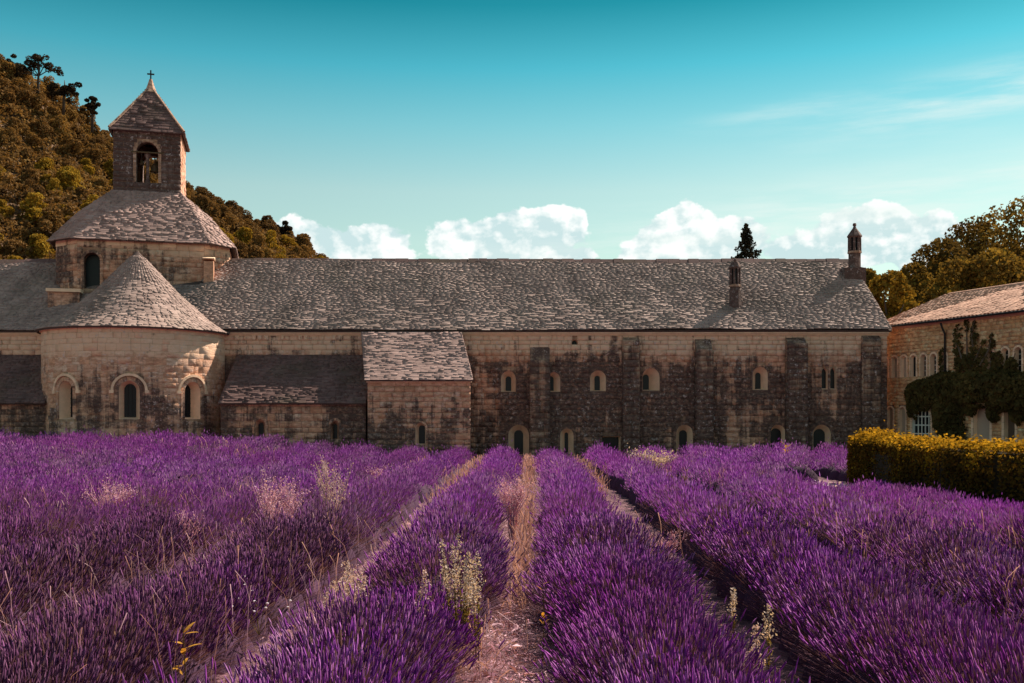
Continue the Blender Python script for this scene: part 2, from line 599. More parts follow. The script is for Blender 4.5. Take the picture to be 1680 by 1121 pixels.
def build_wall(parent, f, u0, u1, z0, z1, ops, mat, mortar, course=.31, length=.55, limit=300, curved=False, name='wall', proud=.028, blocks=None, stone_name='stone',
               top=None):
    """f(u, z, d) -> world point, d is outwards"""
    # body
    pts, edges = [], []
    if curved:
        nu = max(2, int((u1 - u0) / .45))
        us = [u0 + (u1 - u0) * i / nu for i in range(nu + 1)]
        zs_ = [z0 + (z1 - z0) * j / 6 for j in range(7)]
        for uu in us:
            for zz in zs_:
                if not any(in_poly((uu, zz), outline(o['u'], o['z0'], o['zs'], o['hw'] + .02, o['kind'])) for o in ops):
                    pts.append((uu, zz))
    else:
        pts += [(u0, z0), (u1, z0), (u1, z1), (u0, z1)]
        if top:
            pts += list(top)
    holes = []
    for o in ops:
        ol = outline(o['u'], o['z0'], o['zs'], o['hw'], o['kind'])
        holes.append(ol)
        b = len(pts)
        pts += ol
        edges += [(b + i, b + (i + 1) % len(ol)) for i in range(len(ol))]
    r = delaunay_2d_cdt([Vector(p) for p in pts], edges, [], 0, 1e-5)
    vs = [tuple(v) for v in r[0]]
    fs = []
    for t in r[2]:
        c = (sum(vs[i][0] for i in t) / len(t), sum(vs[i][1] for i in t) / len(t))
        if not any(in_poly(c, h) for h in holes):
            fs.append(tuple(t))
    w = MB().add([f(u, z, 0) for u, z in vs], fs).build(name, mortar, parent)
    # stones by course
    ms = []
    z = z0
    rr = random.Random(int(abs(u0) * 100 + z1 * 10))
    while z < z1 - .05:
        h = course * rr.uniform(.75, 1.25)
        zb = min(z + h, z1)
        blocked = []
        for o in ops:
            if zb < o['z0'] - .02 or z > op_top(o) + o['ring']:
                continue
            q = o['hw'] + o['ring']
            if z > o['zs']:
                dz_ = z - o['zs']
                k = q if o['kind'] != 'pointed' else q * 1.7
                q = q * math.sqrt(max(0, 1 - (dz_ / (k + .001)) ** 2))
            if z < o['z0'] - .02 and zb < o['z0'] + .1:
                continue
            blocked.append((o['u'] - q, o['u'] + q))
        for (ba, bb, bz0, bz1) in (blocks or []):
            if zb > bz0 and z < bz1:
                blocked.append((ba, bb))
        blocked.sort()
        segs, cur = [], u0
        for a, b in blocked:
            if a > cur:
                segs.append((cur, a))
            cur = max(cur, b)
        if cur < u1:
            segs.append((cur, u1))
        for a, b in segs:
            x = a
            while x < b - .02:
                l = length * rr.uniform(.55, 1.5)
                xe = min(x + l, b)
                if b - xe < length * .3:
                    xe = b
                uc, zc, ww, hh = (x + xe) / 2, (z + zb) / 2, xe - x - .009, zb - z - .009
                p0 = f(uc, zc, 0)
                tv = (f(uc + .01, zc, 0) - f(uc - .01, zc, 0)).normalized()
                nv = (f(uc, zc, 1) - p0).normalized()
                d = proud * rr.uniform(.35, 1.7)
                M = Matrix(((tv.x * ww, nv.x * d, 0, p0.x), (tv.y * ww, nv.y * d, 0, p0.y), (0, 0, hh, p0.z), (0, 0, 0, 1)))
                ms.append(M)
                x = xe
        z = zb
    pieces(stone_name, stone_name + 's', STONES, 'stone', ms, mat, w, limit)
    for o in ops:
        opening(parent, f, o, mat)
    return w


def opening(parent, f, o, stone):
    kind, u = o['kind'], o['u']
    out = outline(u, o['z0'], o['zs'], o['hw'], kind)
    inn = outline(u + o['shift'], o['z0i'], o['zsi'], o['hwi'], kind)
    n = len(out)
    mb = MB()
    vs = [f(a, b, 0) for a, b in out] + [f(a, b, -o['depth']) for a, b in inn]
    mb.add(vs, [(i, (i + 1) % n, n + (i + 1) % n, n + i) for i in range(n)])
    w = mb.build(o['name'], MAT[o['mat']], parent)
    # glass
    if o['pane']:
        MB().add([f(a, b, -o['depth'] + .004) for a, b in inn], [tuple(range(n))]).build('pane' if o['name'] == 'window' else 'door_leaf', MAT[o['pane']], w)
        g = o['grid']
        if g:
            nx, nz, gm, bw = g
            zt = max(b for a, b in inn)
            b_ = MB()
            for i in range(1, nx):
                uu = u + o['shift'] - o['hwi'] + 2 * o['hwi'] * i / nx
                zz = o['zsi'] + math.sqrt(max(0, o['hwi'] ** 2 - (uu - u - o['shift']) ** 2)) if kind == 'round' else zt
                b_.add([f(uu + s * bw, q, -o['depth'] + d) for q in (o['z0i'], zz) for s in (-1, 1) for d in (.005, .03)],
                       [(0, 1, 5, 4), (2, 6, 7, 3), (1, 3, 7, 5)])
            for i in range(1, nz):
                zz = o['z0i'] + (zt - o['z0i']) * i / nz
                hh = o['hwi'] if zz < o['zsi'] else math.sqrt(max(0, o['hwi'] ** 2 - (zz - o['zsi']) ** 2))
                b_.add([f(u + o['shift'] + s * hh, zz + q * bw, -o['depth'] + d) for q in (-1, 1) for s in (-1, 1) for d in (.005, .032)],
                       [(0, 1, 3, 2), (4, 6, 7, 5), (1, 5, 7, 3)])
            b_.build('glazing_bar', MAT[gm], w)
    # ring of voussoirs and jamb stones
    rg = o['ring']
    if rg > 0:
        rm = MAT[o['ring_mat']] if o['ring_mat'] else stone

        def wedge(q, nm):
            vs = [f(a, b, -.02) for a, b in q] + [f(a, b, .045 + R.random() * .01) for a, b in q]
            MB().add(vs, [(4, 5, 6, 7), (0, 1, 5, 4), (1, 2, 6, 5), (2, 3, 7, 6), (3, 0, 4, 7)]).build(nm, rm, w)
        if kind == 'round':
            m = 9 if o['hw'] > .3 else 7
            for i in range(m):
                a, b = math.pi * (i + .04) / m, math.pi * (i + .96) / m
                r0, r1 = o['hw'] + .002, o['hw'] + rg
                wedge([(u + r * math.cos(q), o['zs'] + r * math.sin(q)) for r, q in ((r0, a), (r1, a), (r1, b), (r0, b))], 'voussoir')
        zz = o['z0']
        while zz < o['zs'] - .05:
            ze = min(zz + .34, o['zs'])
            for s in (-1, 1):
                a, b = u + s * (o['hw'] + .002), u + s * (o['hw'] + rg)
                lo, hi = min(a, b), max(a, b)
                wedge([(lo, zz + .008), (hi, zz + .008), (hi, ze - .008), (lo, ze - .008)], 'jamb_stone')
            zz = ze


# ------------------------------------------------------------------ roofs
def shingle_rows(p0, p1, q1, q0, expo=.15, width=.32, thick=.045, seed=1, skip=None, sag=None):
    """matrices for shingles on a quad: p0-p1 the eave (left to right), q0-q1 the top"""
    rr = random.Random(seed)
    p0, p1, q0, q1 = map(Vector, (p0, p1, q0, q1))
    L = ((q0 + q1) / 2 - (p0 + p1) / 2).length
    nrow = max(2, int(L / expo))
    nrm = (p1 - p0).cross(q0 - p0)
    if nrm.length < 1e-6:
        nrm = (p1 - p0).cross(q1 - p0)
    nrm.normalize()
    ms = []
    for j in range(nrow):
        t = j / nrow
        a, b = p0.lerp(q0, t), p1.lerp(q1, t)
        w = (b - a).length
        if w < .05:
            continue
        ud = (b - a) / w
        vd = nrm.cross(ud).normalized()
        x = -rr.random() * width * .5
        wob = rr.uniform(-.012, .012)
        while x < w:
            l = width * rr.uniform(.6, 1.45)
            xa, xb = max(x, 0), min(x + l, w)
            x += l
            if xb - xa < .04:
                continue
            c = a + ud * (xa + xb) / 2
            if skip and skip(c):
                continue
            ln = expo * rr.uniform(1.35, 1.7)
            th = thick * rr.choice((.7, .8, .9, 1.0, 1.0, 1.1, 1.9))
            ang = rr.uniform(-.025, .025)
            u2, v2 = ud + vd * ang, vd - ud * ang
            c = c + vd * (wob + rr.uniform(-.011, .011) - (rr.random() * .05 if j == 0 else 0)) + nrm * (.012 + (sag(c.x, t) if sag else 0))
            wd = (xb - xa) - .006
            vv = (v2 + nrm * rr.uniform(.0, .03))
            ms.append(Matrix(((u2.x * wd, vv.x * ln, nrm.x * th, c.x), (u2.y * wd, vv.y * ln, nrm.y * th, c.y), (u2.z * wd, vv.z * ln, nrm.z * th, c.z), (0, 0, 0, 1))))
    return ms


def slab(mb, quad, t=.10):
    a = [Vector(p) for p in quad]
    n = (a[1] - a[0]).cross(a[-1] - a[0]).normalized()
    k = len(a)
    mb.add([tuple(p) for p in a] + [tuple(p - n * t) for p in a],
           [tuple(range(k)), tuple(range(2 * k - 1, k - 1, -1))] + [(k + i, k + (i + 1) % k, (i + 1) % k, i) for i in range(k)])


def build_roof(parent, quads, mat, limit=300, expo=.15, width=.32, thick=.045, name='roof', skip=None, sag=None):
    mb = MB()
    ms = []
    for i, q in enumerate(quads):
        slab(mb, q if (Vector(q[2]) - Vector(q[3])).length > .01 else q[:3])
        ms += shingle_rows(*q, expo=expo, width=width, thick=thick, seed=31 + i, skip=skip, sag=sag)
    r = mb.build(name, MAT['roof_base'], parent)
    pieces('shingle', 'shingles', SHINGLES, 'shingle', ms, mat, r, limit)
    return r


# ================================================================== GROUND
def ground():
    # one sheet out to the horizon, finer near the field
    xs = np.concatenate([np.linspace(-1500, -60, 12), np.linspace(-50, 50, 101), np.linspace(60, 1500, 12)])
    ys = np.concatenate([np.linspace(-300, -12, 6), np.linspace(-8, 60, 90), np.linspace(70, 2500, 16)])
    X, Y = np.meshgrid(xs, ys)
    Zz = gz(X, Y) + (vnoise(X * 1.1, Y * 1.1) - .5) * .08 * (np.abs(X) < 45) * (Y < 56)
    V = np.stack([X, Y, Zz], -1).reshape(-1, 3)
    nx = len(xs)
    i = np.arange((len(ys) - 1) * (nx - 1))
    r, c = i // (nx - 1), i % (nx - 1)
    a = r * nx + c
    Q = np.stack([a, a + 1, a + nx + 1, a + nx], 1)
    m, t, p = new_mat('dry_soil')
    pos = t.add('ShaderNodeNewGeometry').outputs['Position']
    c_ = t.mix(t.ss(t.noise(pos, 1.6, 7, .7), .3, .7), (.065, .028, .034), (.23, .105, .13))
    c_ = t.mix(t.ss(t.noise(pos, 13, 5, .7), .5, .7), c_, (.20, .09, .085))
    t.put(p.inputs['Base Color'], c_)
    bump(t, p, t.noise(pos, 22, 5, .7), .8, .06)
    link('ground', np_mesh('ground', V, Q, True), m, kind='structure')


ground()


# ================================================================== THE LONG RANGE (transept and dormitory)
WY = 54.0                                    # plane of its wall
EZ, RZ, RY = 7.02, 11.75, 60.0               # eave, ridge
XL, XR = -36.0, 20.35


def fwing(u, z, d):
    return Vector((u, WY - d, z))


def wing():
    t = thing('abbey_range', 'long weathered stone abbey range with one continuous stone-slate roof behind the lavender', 'building', (2, WY, 0))
    y = WY

    def up(px, py0, py1, wpx, wipx, **k):
        return O(U(px, y), Z(py1, y), Z(py0, y), wpx * y / F, wipx * y / F, **k)
    ops = [
        up(834, 609, 643, 24, 9, ring=.09, depth=.5, top_i=Z(617, y)),
        up(908, 611, 643, 22, 9, ring=.09, depth=.5, shift=-.12, top_i=Z(617, y)),
        up(981, 608, 642, 26, 9, ring=.10, depth=.5, top_i=Z(616, y)),
        up(1068, 604, 641, 28, 10, ring=.10, depth=.6, shift=-.20, top_i=Z(614, y)),
        up(1247, 602, 640, 25, 9, ring=.12, depth=.5, top_i=Z(611, y), z0i=Z(638, y)),
        up(1353, 603, 639, 10, 9, ring=.0, depth=.3, kind='pointed', top_i=Z(604, y)),
        up(1367, 603, 639, 10, 9, ring=.0, depth=.3, kind='pointed', top_i=Z(604, y)),
        up(851, 697, 748, 34, 15, ring=.16, depth=.5, top_i=Z(706, y)),
        up(930, 703, 748, 22, 6, ring=.14, depth=.5, top_i=Z(710, y)),
        up(1003, 716, 752, 30, 27, ring=.0, depth=.6, kind='flat', pane='glass'),
        up(1123, 697, 750, 27, 13, ring=.16, depth=.5, top_i=Z(706, y)),
        up(1276, 697, 752, 24, 18, ring=.16, depth=.45, top_i=Z(703, y)),
        up(1348, 697, 752, 30, 19, ring=.2, depth=.45, top_i=Z(704, y)),
    ]
    for o in ops:
        if o['kind'] == 'round' and o['ring'] < .14:
            o['ring_mat'] = None
    # a broken-out hole high in the wall
    ops.append(O(U(943, y), Z(568, y), Z(557, y), .34, .26, depth=.4, kind='round', ring=0, name='wall_hole', mat='stone_wing'))
    # blocks: hidden by lean-to, annex and apse
    blocks = [(-36, -25.6, -1, 5.55), (-24.6, -16.0, -1, 7.2), (-16.0, -8, -1, 5.6), (-8.1, -2.8, -1, 6.6)]
    build_wall(t, fwing, XL, XR, -.3, EZ, ops, MAT['stone_wing'], MAT['mortar'], course=.30, length=.5, limit=300, blocks=blocks)
    # gable walls, back wall
    b = MB()
    for x, s in ((XL, -1), (XR, 1)):
        b.add([(x, WY, -.3), (x, 66, -.3), (x, 66, EZ), (x, RY, RZ - .12), (x, WY, EZ)], [(0, 1, 2, 3, 4)[::-s]])
    b.build('gable_wall', MAT['stone_wing'], t)
    MB().add([(XL, 66, -.3), (XR, 66, -.3), (XR, 66, EZ), (XL, 66, EZ)], [(3, 2, 1, 0)]).build('rear_wall', MAT['stone_wing'], t)
    # cornice under the eave
    c = MB()
    c.box(XL, WY - .20, EZ - .12, XR + .05, WY + .1, EZ + .02)
    c.box(XL, WY - .10, EZ - .22, XR + .03, WY + .05, EZ - .12)
    c.build('cornice', MAT['stone_clean'], t)
    for k in range(24):                      # small corbels and putlog stones left of the annex
        x = -15.6 + k * .31
        if R.random() < .5:
            MB().box(x, WY - .12, EZ - .44, x + R.uniform(.14, .24), WY - .03, EZ - .225).build('corbel', MAT['stone_wing'], t)
    ov = .28
    sl = (RZ - EZ) / (RY - WY)
    e0, e1 = (XL, WY - ov, EZ + .06 - ov * sl * .25), (XR + .15, WY - ov, EZ + .10 - ov * sl * .25)
    bowl = lambda x: (x, RY, RZ)
    hid = lambda c: (-26.3 < c.x < -17.9 and c.y > 57.5)
    build_roof(t, [(e0, e1, bowl(XR + .1), bowl(XL))], MAT['roof'], 300, expo=.115, width=.32, thick=.028, skip=hid, sag=lambda x, t: .14 * float(vnoise(x * .22, t * 2.2, 6)) + .05 * float(vnoise(x * .9, t * 6, 7)))
    MB().add([(XL, 66.4, EZ - .1), (XR + .15, 66.4, EZ - .1), (XR + .15, RY, RZ), (XL, RY, RZ)], [(1, 0, 3, 2)]).build('rear_roof', MAT['roof_base'], t)
    # ridge stones
    x = XL
    while x < XR - .2:
        l = R.uniform(.5, .8)
        if not (-27 < x < -17.3):
            z = RZ + R.uniform(-.02, .03) + .10 * float(vnoise(x * .22, 2.2, 6))
            MB().add([(x, RY - .36, z - .20), (x + l - .02, RY - .36, z - .20), (x + l - .02, RY - .12, z + .10), (x, RY - .12, z + .10),
                      (x, RY + .1, z + .11), (x + l - .02, RY + .1, z + .11), (x, RY + .3, z - .14), (x + l - .02, RY + .3, z - .14)],
                     [(0, 1, 2, 3), (3, 2, 5, 4), (4, 5, 7, 6), (0, 3, 4, 6), (1, 7, 5, 2)]).build('ridge_stone', MAT['roof_dark'], t)
        x += l
    # buttresses with sloped tops
    for (pa, pb, py, dep, slope) in ((870, 902, 566, .40, 1.1), (1023, 1049, 553, .45, .35), (1144, 1170, 556, .75, .8), (1294, 1325, 553, .65, .5), (1416, 1445, 549, .30, .3)):
        xa, xb, zt = U(pa, y - dep), U(pb, y - dep), Z(py, y)
        bt = MB().add([(xa, y - dep, -.3), (xb, y - dep, -.3), (xb, y, -.3), (xa, y, -.3),
                       (xa, y - dep, zt - slope), (xb, y - dep, zt - slope), (xb, y + .02, zt), (xa, y + .02, zt)],
                      [(0, 1, 5, 4), (1, 2, 6, 5), (3, 0, 4, 7), (4, 5, 6, 7)]).build('buttress', MAT['buttress_core'], t)
        ms = []
        z = -.3
        while z < zt - slope - .1:
            h = R.uniform(.26, .40)
            x = xa
            while x < xb - .05:
                l = R.uniform(.35, .75)
                xe = min(x + l, xb)
                if xb - xe < .2:
                    xe = xb
                ms.append(Matrix(((xe - x - .015, 0, 0, (x + xe) / 2), (0, -.035 * R.uniform(.5, 1.6), 0, y - dep), (0, 0, h - .015, z + h / 2), (0, 0, 0, 1))))
                x = xe
            z += h
        pieces('stone', 'stones', STONES, 'stone', ms, MAT['stone_butt'], bt, 60)
        ms = []
        z = -.3
        while z < zt - slope - .1:          # the two flanks
            h = R.uniform(.28, .42)
            for xs, s in ((xa, -1), (xb, 1)):
                ms.append(Matrix(((0, s * .03, 0, xs), (s * (dep - .02), 0, 0, y - dep / 2), (0, 0, h - .015, z + h / 2), (0, 0, 0, 1))))
            z += h
        pieces('flank_stone', 'flank_stones', STONES, 'stone', ms, MAT['stone_butt'], bt, 0)
    # chimneys: octagonal lantern with a stone spirelet
    def roof_z(Y):
        return EZ + (Y - WY) * sl

    def chimney(px, Y, sc, py_shaft, py_lant, py_cap, py_tip, flare):
        cx, zb = U(px, Y), roof_z(Y)
        zs, zl, zc, ztip = Z(py_shaft, Y), Z(py_lant, Y), Z(py_cap, Y), Z(py_tip, Y)
        r = .40 * sc
        ch = MB().lathe((cx, Y, 0), [(r * flare, zb - 1.3), (r * flare, zb + .25), (r * flare * .92, zb + .5), (r * 1.12, zs), (r * 1.02, zs + .05), (r, zl)], 8, math.pi / 8)
        ch.build('chimney', MAT['stone_belfry'], t)
        k = t.children[-1] if False else [o for o in COL.objects if o.name.startswith('chimney')][-1]
        MB().lathe((cx, Y, 0), [(r * 1.16, zl - .04), (r * 1.16, zl + .07), (r * 1.05, zl + .1)], 8, math.pi / 8).build('band', MAT['stone_butt'], k)
        MB().lathe((cx, Y, 0), [(r * .62, zl + .05), (r * .62, zc)], 8, math.pi / 8).build('flue', MAT['glass'], k)
        for i in range(8):                   # colonnettes of the lantern
            a = math.pi / 8 + i * math.pi / 4
            MB().lathe((cx + r * .92 * math.cos(a), Y + r * .92 * math.sin(a), 0), [(r * .22, zl + .05), (r * .19, zc)], 6).build('colonnette', MAT['stone_belfry'], k)
        MB().lathe((cx, Y, 0), [(r * 1.05, zc - .06), (r * 1.25, zc), (r * 1.22, zc + .07), (r * .72, zc + .32), (r * .30, ztip - .30), (r * .20, ztip - .2),
                                (r * .34, ztip - .13), (r * .26, ztip - .03), (.02, ztip)], 8, math.pi / 8).build('spirelet', MAT['stone_belfry'], k)
    chimney(1402, 58.6, .86, 445, 415, 389, 366, 1.75)
    chimney(1206, 55.7, .72, 476, 470, 440, 424, 1.25)
    # square socle under the right chimney
    MB().box(U(1384, 58.2), 58.0, roof_z(58.0) - .5, U(1419, 58.2), 59.1, roof_z(58.6) + .45).build('chimney_base', MAT['stone_belfry'], t)
    # drainpipe at the right corner
    return t


wing()


# ================================================================== APSE, CROSSING TOWER, BELFRY
def church():
    cx, cy, r = -20.32, 54.0, 4.74
    t = thing('abbey_church', 'round stone apse with conical slate roof under the crossing tower and square belfry with cross', 'church', (cx, cy - r, 0))
    sy = .97                                  # slightly flattened half circle

    def fa(u, z, d):
        a = u / r
        return Vector((cx + (r + d) * math.sin(a), cy - (r + d) * math.cos(a) * sy, z))

    def A(px):
        best = min(range(-700, 1100), key=lambda q: abs(840 + F * (cx + r * math.sin(q / 1000)) / (cy - r * math.cos(q / 1000) * sy) - px))
        return r * best / 1000
    ops = []
    for px in (108, 212, 316):
        ops.append(O(A(px), 2.28, 4.20, .98, .64, depth=.55, ring=.20, z0i=2.38, top_i=4.06, grid=(3, 7, 'iron', .014)))
    ez = 7.0
    build_wall(t, fa, -r * 1.58, r * 1.58, -.2, ez, ops, MAT['stone_apse'], MAT['mortar_light'], course=.33, length=.5, limit=300, curved=True, name='apse_wall', proud=.006)
    # hood moulds over the three windows
    for o in ops:
        mb = MB()
        n = 12
        ro, ri = .86, .74
        ring = []
        for i in range(n + 1):
            a = math.pi * i / n
            ring.append([(o['u'] + q * math.cos(a), o['zs'] + q * math.sin(a)) for q in (ri, ro)])
        for i in range(n):
            a, b = ring[i], ring[i + 1]
            q = [a[0], a[1], b[1], b[0]]
            mb.add([fa(x, z, 0) for x, z in q] + [fa(x, z, .12) for x, z in q], [(4, 5, 6, 7), (1, 2, 6, 5), (3, 0, 4, 7)])
        for s in (-1, 1):
            x0, x1 = sorted((o['u'] + s * .72, o['u'] + s * .92))
            q = [(x0, o['zs'] - .14), (x1, o['zs'] - .14), (x1, o['zs'] + .02), (x0, o['zs'] + .02)]
            mb.add([fa(x, z, 0) for x, z in q] + [fa(x, z, .125) for x, z in q], [(4, 5, 6, 7), (0, 1, 5, 4), (1, 2, 6, 5), (2, 3, 7, 6), (3, 0, 4, 7)])
        mb.build('hood_mould', MAT['stone_clean'], t)
    # cornice ring
    n = 40
    mb = MB()
    for i in range(n):
        u0, u1 = -r * 1.62 + r * 3.24 * i / n, -r * 1.62 + r * 3.24 * (i + 1) / n
        q = [(u0, ez - .16), (u1, ez - .16), (u1, ez + .02), (u0, ez + .02)]
        mb.add([fa(x, z, -.02) for x, z in q] + [fa(x, z, .10) for x, z in q], [(4, 5, 6, 7), (0, 1, 5, 4), (2, 3, 7, 6)])
    mb.build('apse_cornice', MAT['stone_clean'], t)
    # conical roof, a little concave
    prof = [(r + .30, ez - .10), (r * .80, ez + .62), (r * .45, ez + 2.12), (.02, 11.4)]
    quads = []
    m = 30
    apx = (cx, cy + .25)
    for (ra, za), (rb, zb) in zip(prof, prof[1:]):
        for i in range(m):
            a0 = -1.72 + 3.44 * i / m
            a1 = -1.72 + 3.44 * (i + 1) / m
            P = lambda rr_, a, z: (cx + rr_ * math.sin(a), cy - rr_ * math.cos(a) * sy, z)
            quads.append((P(ra, a0, za), P(ra, a1, za), P(rb, a1, zb), P(rb, a0, zb)))
    build_roof(t, quads, MAT['roof'], 300, expo=.12, width=.34, thick=.030, name='apse_roof')

    # crossing tower: square with cut corners, turned a little
    TX, TY, rot = -22.50, 62.0, rad(14)
    ca, sa = math.cos(rot), math.sin(rot)

    def loc(x, y):
        return TX + x * ca - y * sa, TY + x * sa + y * ca

    def oct_(h, c):
        return [(-h + c, -h), (h - c, -h), (h, -h + c), (h, h - c), (h - c, h), (-h + c, h), (-h, h - c), (-h, -h + c)]
    H, C = 4.80, 1.35
    zt = 12.55
    pl = oct_(H, C)

    def fpl(a, b):
        a, b = Vector((*loc(*a), 0)), Vector((*loc(*b), 0))
        L = (b - a).length
        e = (b - a) / L
        n_ = Vector((e.y, -e.x, 0))
        return L, (lambda u, z, d: a + e * u + n_ * d + Vector((0, 0, z)))
    for i in range(8):
        L, f = fpl(pl[i], pl[(i + 1) % 8])
        if i in (0, 1, 2, 7):
            build_wall(t, f, 0, L, 7.0, zt, [O(.78, 9.7, 11.75, .86, depth=.7, ring=.16, pane='glass', mat='stone_tower')] if i == 0 else [], MAT['stone_tower'], MAT['mortar'], course=.36, length=.6, limit=(150 if i == 0 else 40), name='tower_wall')
        else:
            MB().add([f(0, 7, 0), f(L, 7, 0), f(L, zt, 0), f(0, zt, 0)], [(0, 1, 2, 3)]).build('tower_wall', MAT['stone_tower'], t)
    # frieze of dressed blocks under the tower eave
    for i in (0, 1, 7):
        L, f = fpl(pl[i], pl[(i + 1) % 8])
        n = max(2, int(L / .75))
        for k in range(n):
            if R.random() < .55:
                u0, u1 = L * k / n + .02, L * (k + 1) / n - .02
                q = [(u0, zt - .34), (u1, zt - .34), (u1, zt - .03), (u0, zt - .03)]
                MB().add([f(x, z, -.02) for x, z in q] + [f(x, z, .055) for x, z in q], [(4, 5, 6, 7), (0, 1, 5, 4), (1, 2, 6, 5), (2, 3, 7, 6), (3, 0, 4, 7)]).build('frieze_block', MAT['stone_clean'], t)
    # little corner piers and ledges at the foot of the tower
    def lbox(x0, x1, y0, y1, z0, z1, slope, nm, mat):
        vs = [(*loc(x0, y0), z0), (*loc(x1, y0), z0), (*loc(x1, y1), z0), (*loc(x0, y1), z0),
              (*loc(x0, y0), z1 - slope), (*loc(x1, y0), z1 - slope), (*loc(x1, y1), z1), (*loc(x0, y1), z1)]
        return MB().add(vs, [(3, 2, 1, 0), (4, 5, 6, 7), (0, 1, 5, 4), (1, 2, 6, 5), (2, 3, 7, 6), (3, 0, 4, 7)]).build(nm, mat, t)
    for s in (-1, 1):
        a, b = sorted((s * 3.45, s * 4.0))
        if s > 0:
            lbox(a, b, -H - .62, -H + 1, 9.5, 11.7, .3, 'corner_pier', MAT['stone_tower'])
            lbox(a - .06, b + .06, -H - .72, -H + 1, 11.55, 11.95, .36, 'pier_cap', MAT['stone_clean'])
        a, b = sorted((s * 3.2, s * 4.85))
        lbox(a, b, -H - .75, -H + 1.6, 8.2, 9.45, .1, 'corner_block', MAT['stone_tower'])
        lbox(a - .08, b + .08, -H - .88, -H + 1.6, 9.38, 9.72, .16, 'ledge', MAT['stone_clean'])
    # tower roof
    p_out, BH = oct_(H + .42, C + .1), 1.97
    top = [(-BH, -BH), (BH, -BH), (BH, -BH), (BH, BH), (BH, BH), (-BH, BH), (-BH, BH), (-BH, -BH)]
    quads = []
    ze, zm, zr = zt - .06, zt + 1.80, 15.95
    pm = oct_(3.72, .80)
    for i in range(8):
        j = (i + 1) % 8
        for lo_, zl, hi_, zh in ((p_out, ze, pm, zm), (pm, zm, top, zr)):
            quads.append(((*loc(*lo_[i]), zl), (*loc(*lo_[j]), zl), (*loc(*hi_[j]), zh), (*loc(*hi_[i]), zh)))
    build_roof(t, quads, MAT['roof_light'], 300, expo=.14, width=.36, thick=.034, name='tower_roof')
    # belfry
    b0, b1 = 15.6, 19.72
    q = [(-BH + .06, -BH + .06), (BH - .06, -BH + .06), (BH - .06, BH - .06), (-BH + .06, BH - .06)]
    for i in range(4):
        L, f = fpl(q[i], q[(i + 1) % 4])
        ops = [O(L / 2, 16.55, 19.0, 1.26, depth=.5, ring=.17, pane=None, name='belfry_opening', mat='stone_belfry', ring_mat='stone_butt')] if i in (0, 2) else []
        build_wall(t, f, 0, L, b0, b1, ops, MAT['stone_belfry' if i != 1 else 'stone_annex'], MAT['mortar_light' if i == 1 else 'mortar'], course=.30, length=.5, limit=(120 if i < 2 else 0), name='belfry_wall')  # right face takes paler stone and mortar, sunlight put into its colour
        # inner face so the chamber has thick walls
        if i in (1, 3):
            MB().add([f(0, b0, -.55), f(L, b0, -.55), f(L, b1, -.55), f(0, b1, -.55)], [(3, 2, 1, 0)]).build('inner_wall', MAT['stone_belfry'], t)
    MB().add([(*loc(x, y), 16.3) for x, y in q], [(0, 1, 2, 3)]).build('belfry_floor', MAT['wood_dark'], t)
    # colonnette and tie bar in the front arch
    x, y = loc(0, -BH + .25)
    MB().lathe((x, y, 0), [(.17, 16.55), (.17, 16.68), (.10, 16.74), (.09, 18.05), (.19, 18.22), (.19, 18.32)], 10).build('colonnette', MAT['stone_belfry'], t)
    MB().tube([(*loc(-.95, -BH + .02), 18.36), (*loc(.95, -BH + .02), 18.36)], [.05, .05], 6).build('tie_beam', MAT['bronze'], t)
    # pyramid roof
    e = BH + .17
    pr = [(-e, -e), (e, -e), (e, e), (-e, e)]
    quads = []
    e2 = e - .42
    pm = [(-e2, -e2), (e2, -e2), (e2, e2), (-e2, e2)]
    for i in range(4):
        j = (i + 1) % 4
        quads.append(((*loc(*pr[i]), b1 - .12), (*loc(*pr[j]), b1 - .12), (*loc(*pm[j]), b1 + .52), (*loc(*pm[i]), b1 + .52)))
        quads.append(((*loc(*pm[i]), b1 + .52), (*loc(*pm[j]), b1 + .52), (*loc(0.03, 0), 22.95), (*loc(-.03, 0), 22.95)))
    build_roof(t, quads, MAT['roof_dark'], 200, expo=.20, width=.48, thick=.05, name='belfry_roof')
    for i in range(4):                        # hip ribs
        MB().tube([(*loc(*pr[i]), b1 - .02), (*loc(*pm[i]), b1 + .60), (*loc(0, 0), 23.0)], [.085, .085, .07], 6).build('hip_rib', MAT['stone_butt'], t)
    x, y = loc(0, 0)
    MB().lathe((x, y, 0), [(.40, 22.55), (.24, 22.95), (.16, 23.2), (.09, 23.42)], 8).build('finial', MAT['stone_butt'], t)
    cr = MB()
    for (x0, x1, z0, z1) in ((-.04, .04, 23.36, 23.98), (-.21, -.04, 23.70, 23.78), (.04, .21, 23.70, 23.78)):
        cr.add([(*loc(a, b), c) for c in (z0, z1) for b in (-.035, .035) for a in (x0, x1)],
               [(0, 2, 3, 1), (4, 5, 7, 6), (0, 1, 5, 4), (2, 6, 7, 3), (0, 4, 6, 2), (1, 3, 7, 5)])
    cr.build('cross', MAT['iron'], t)
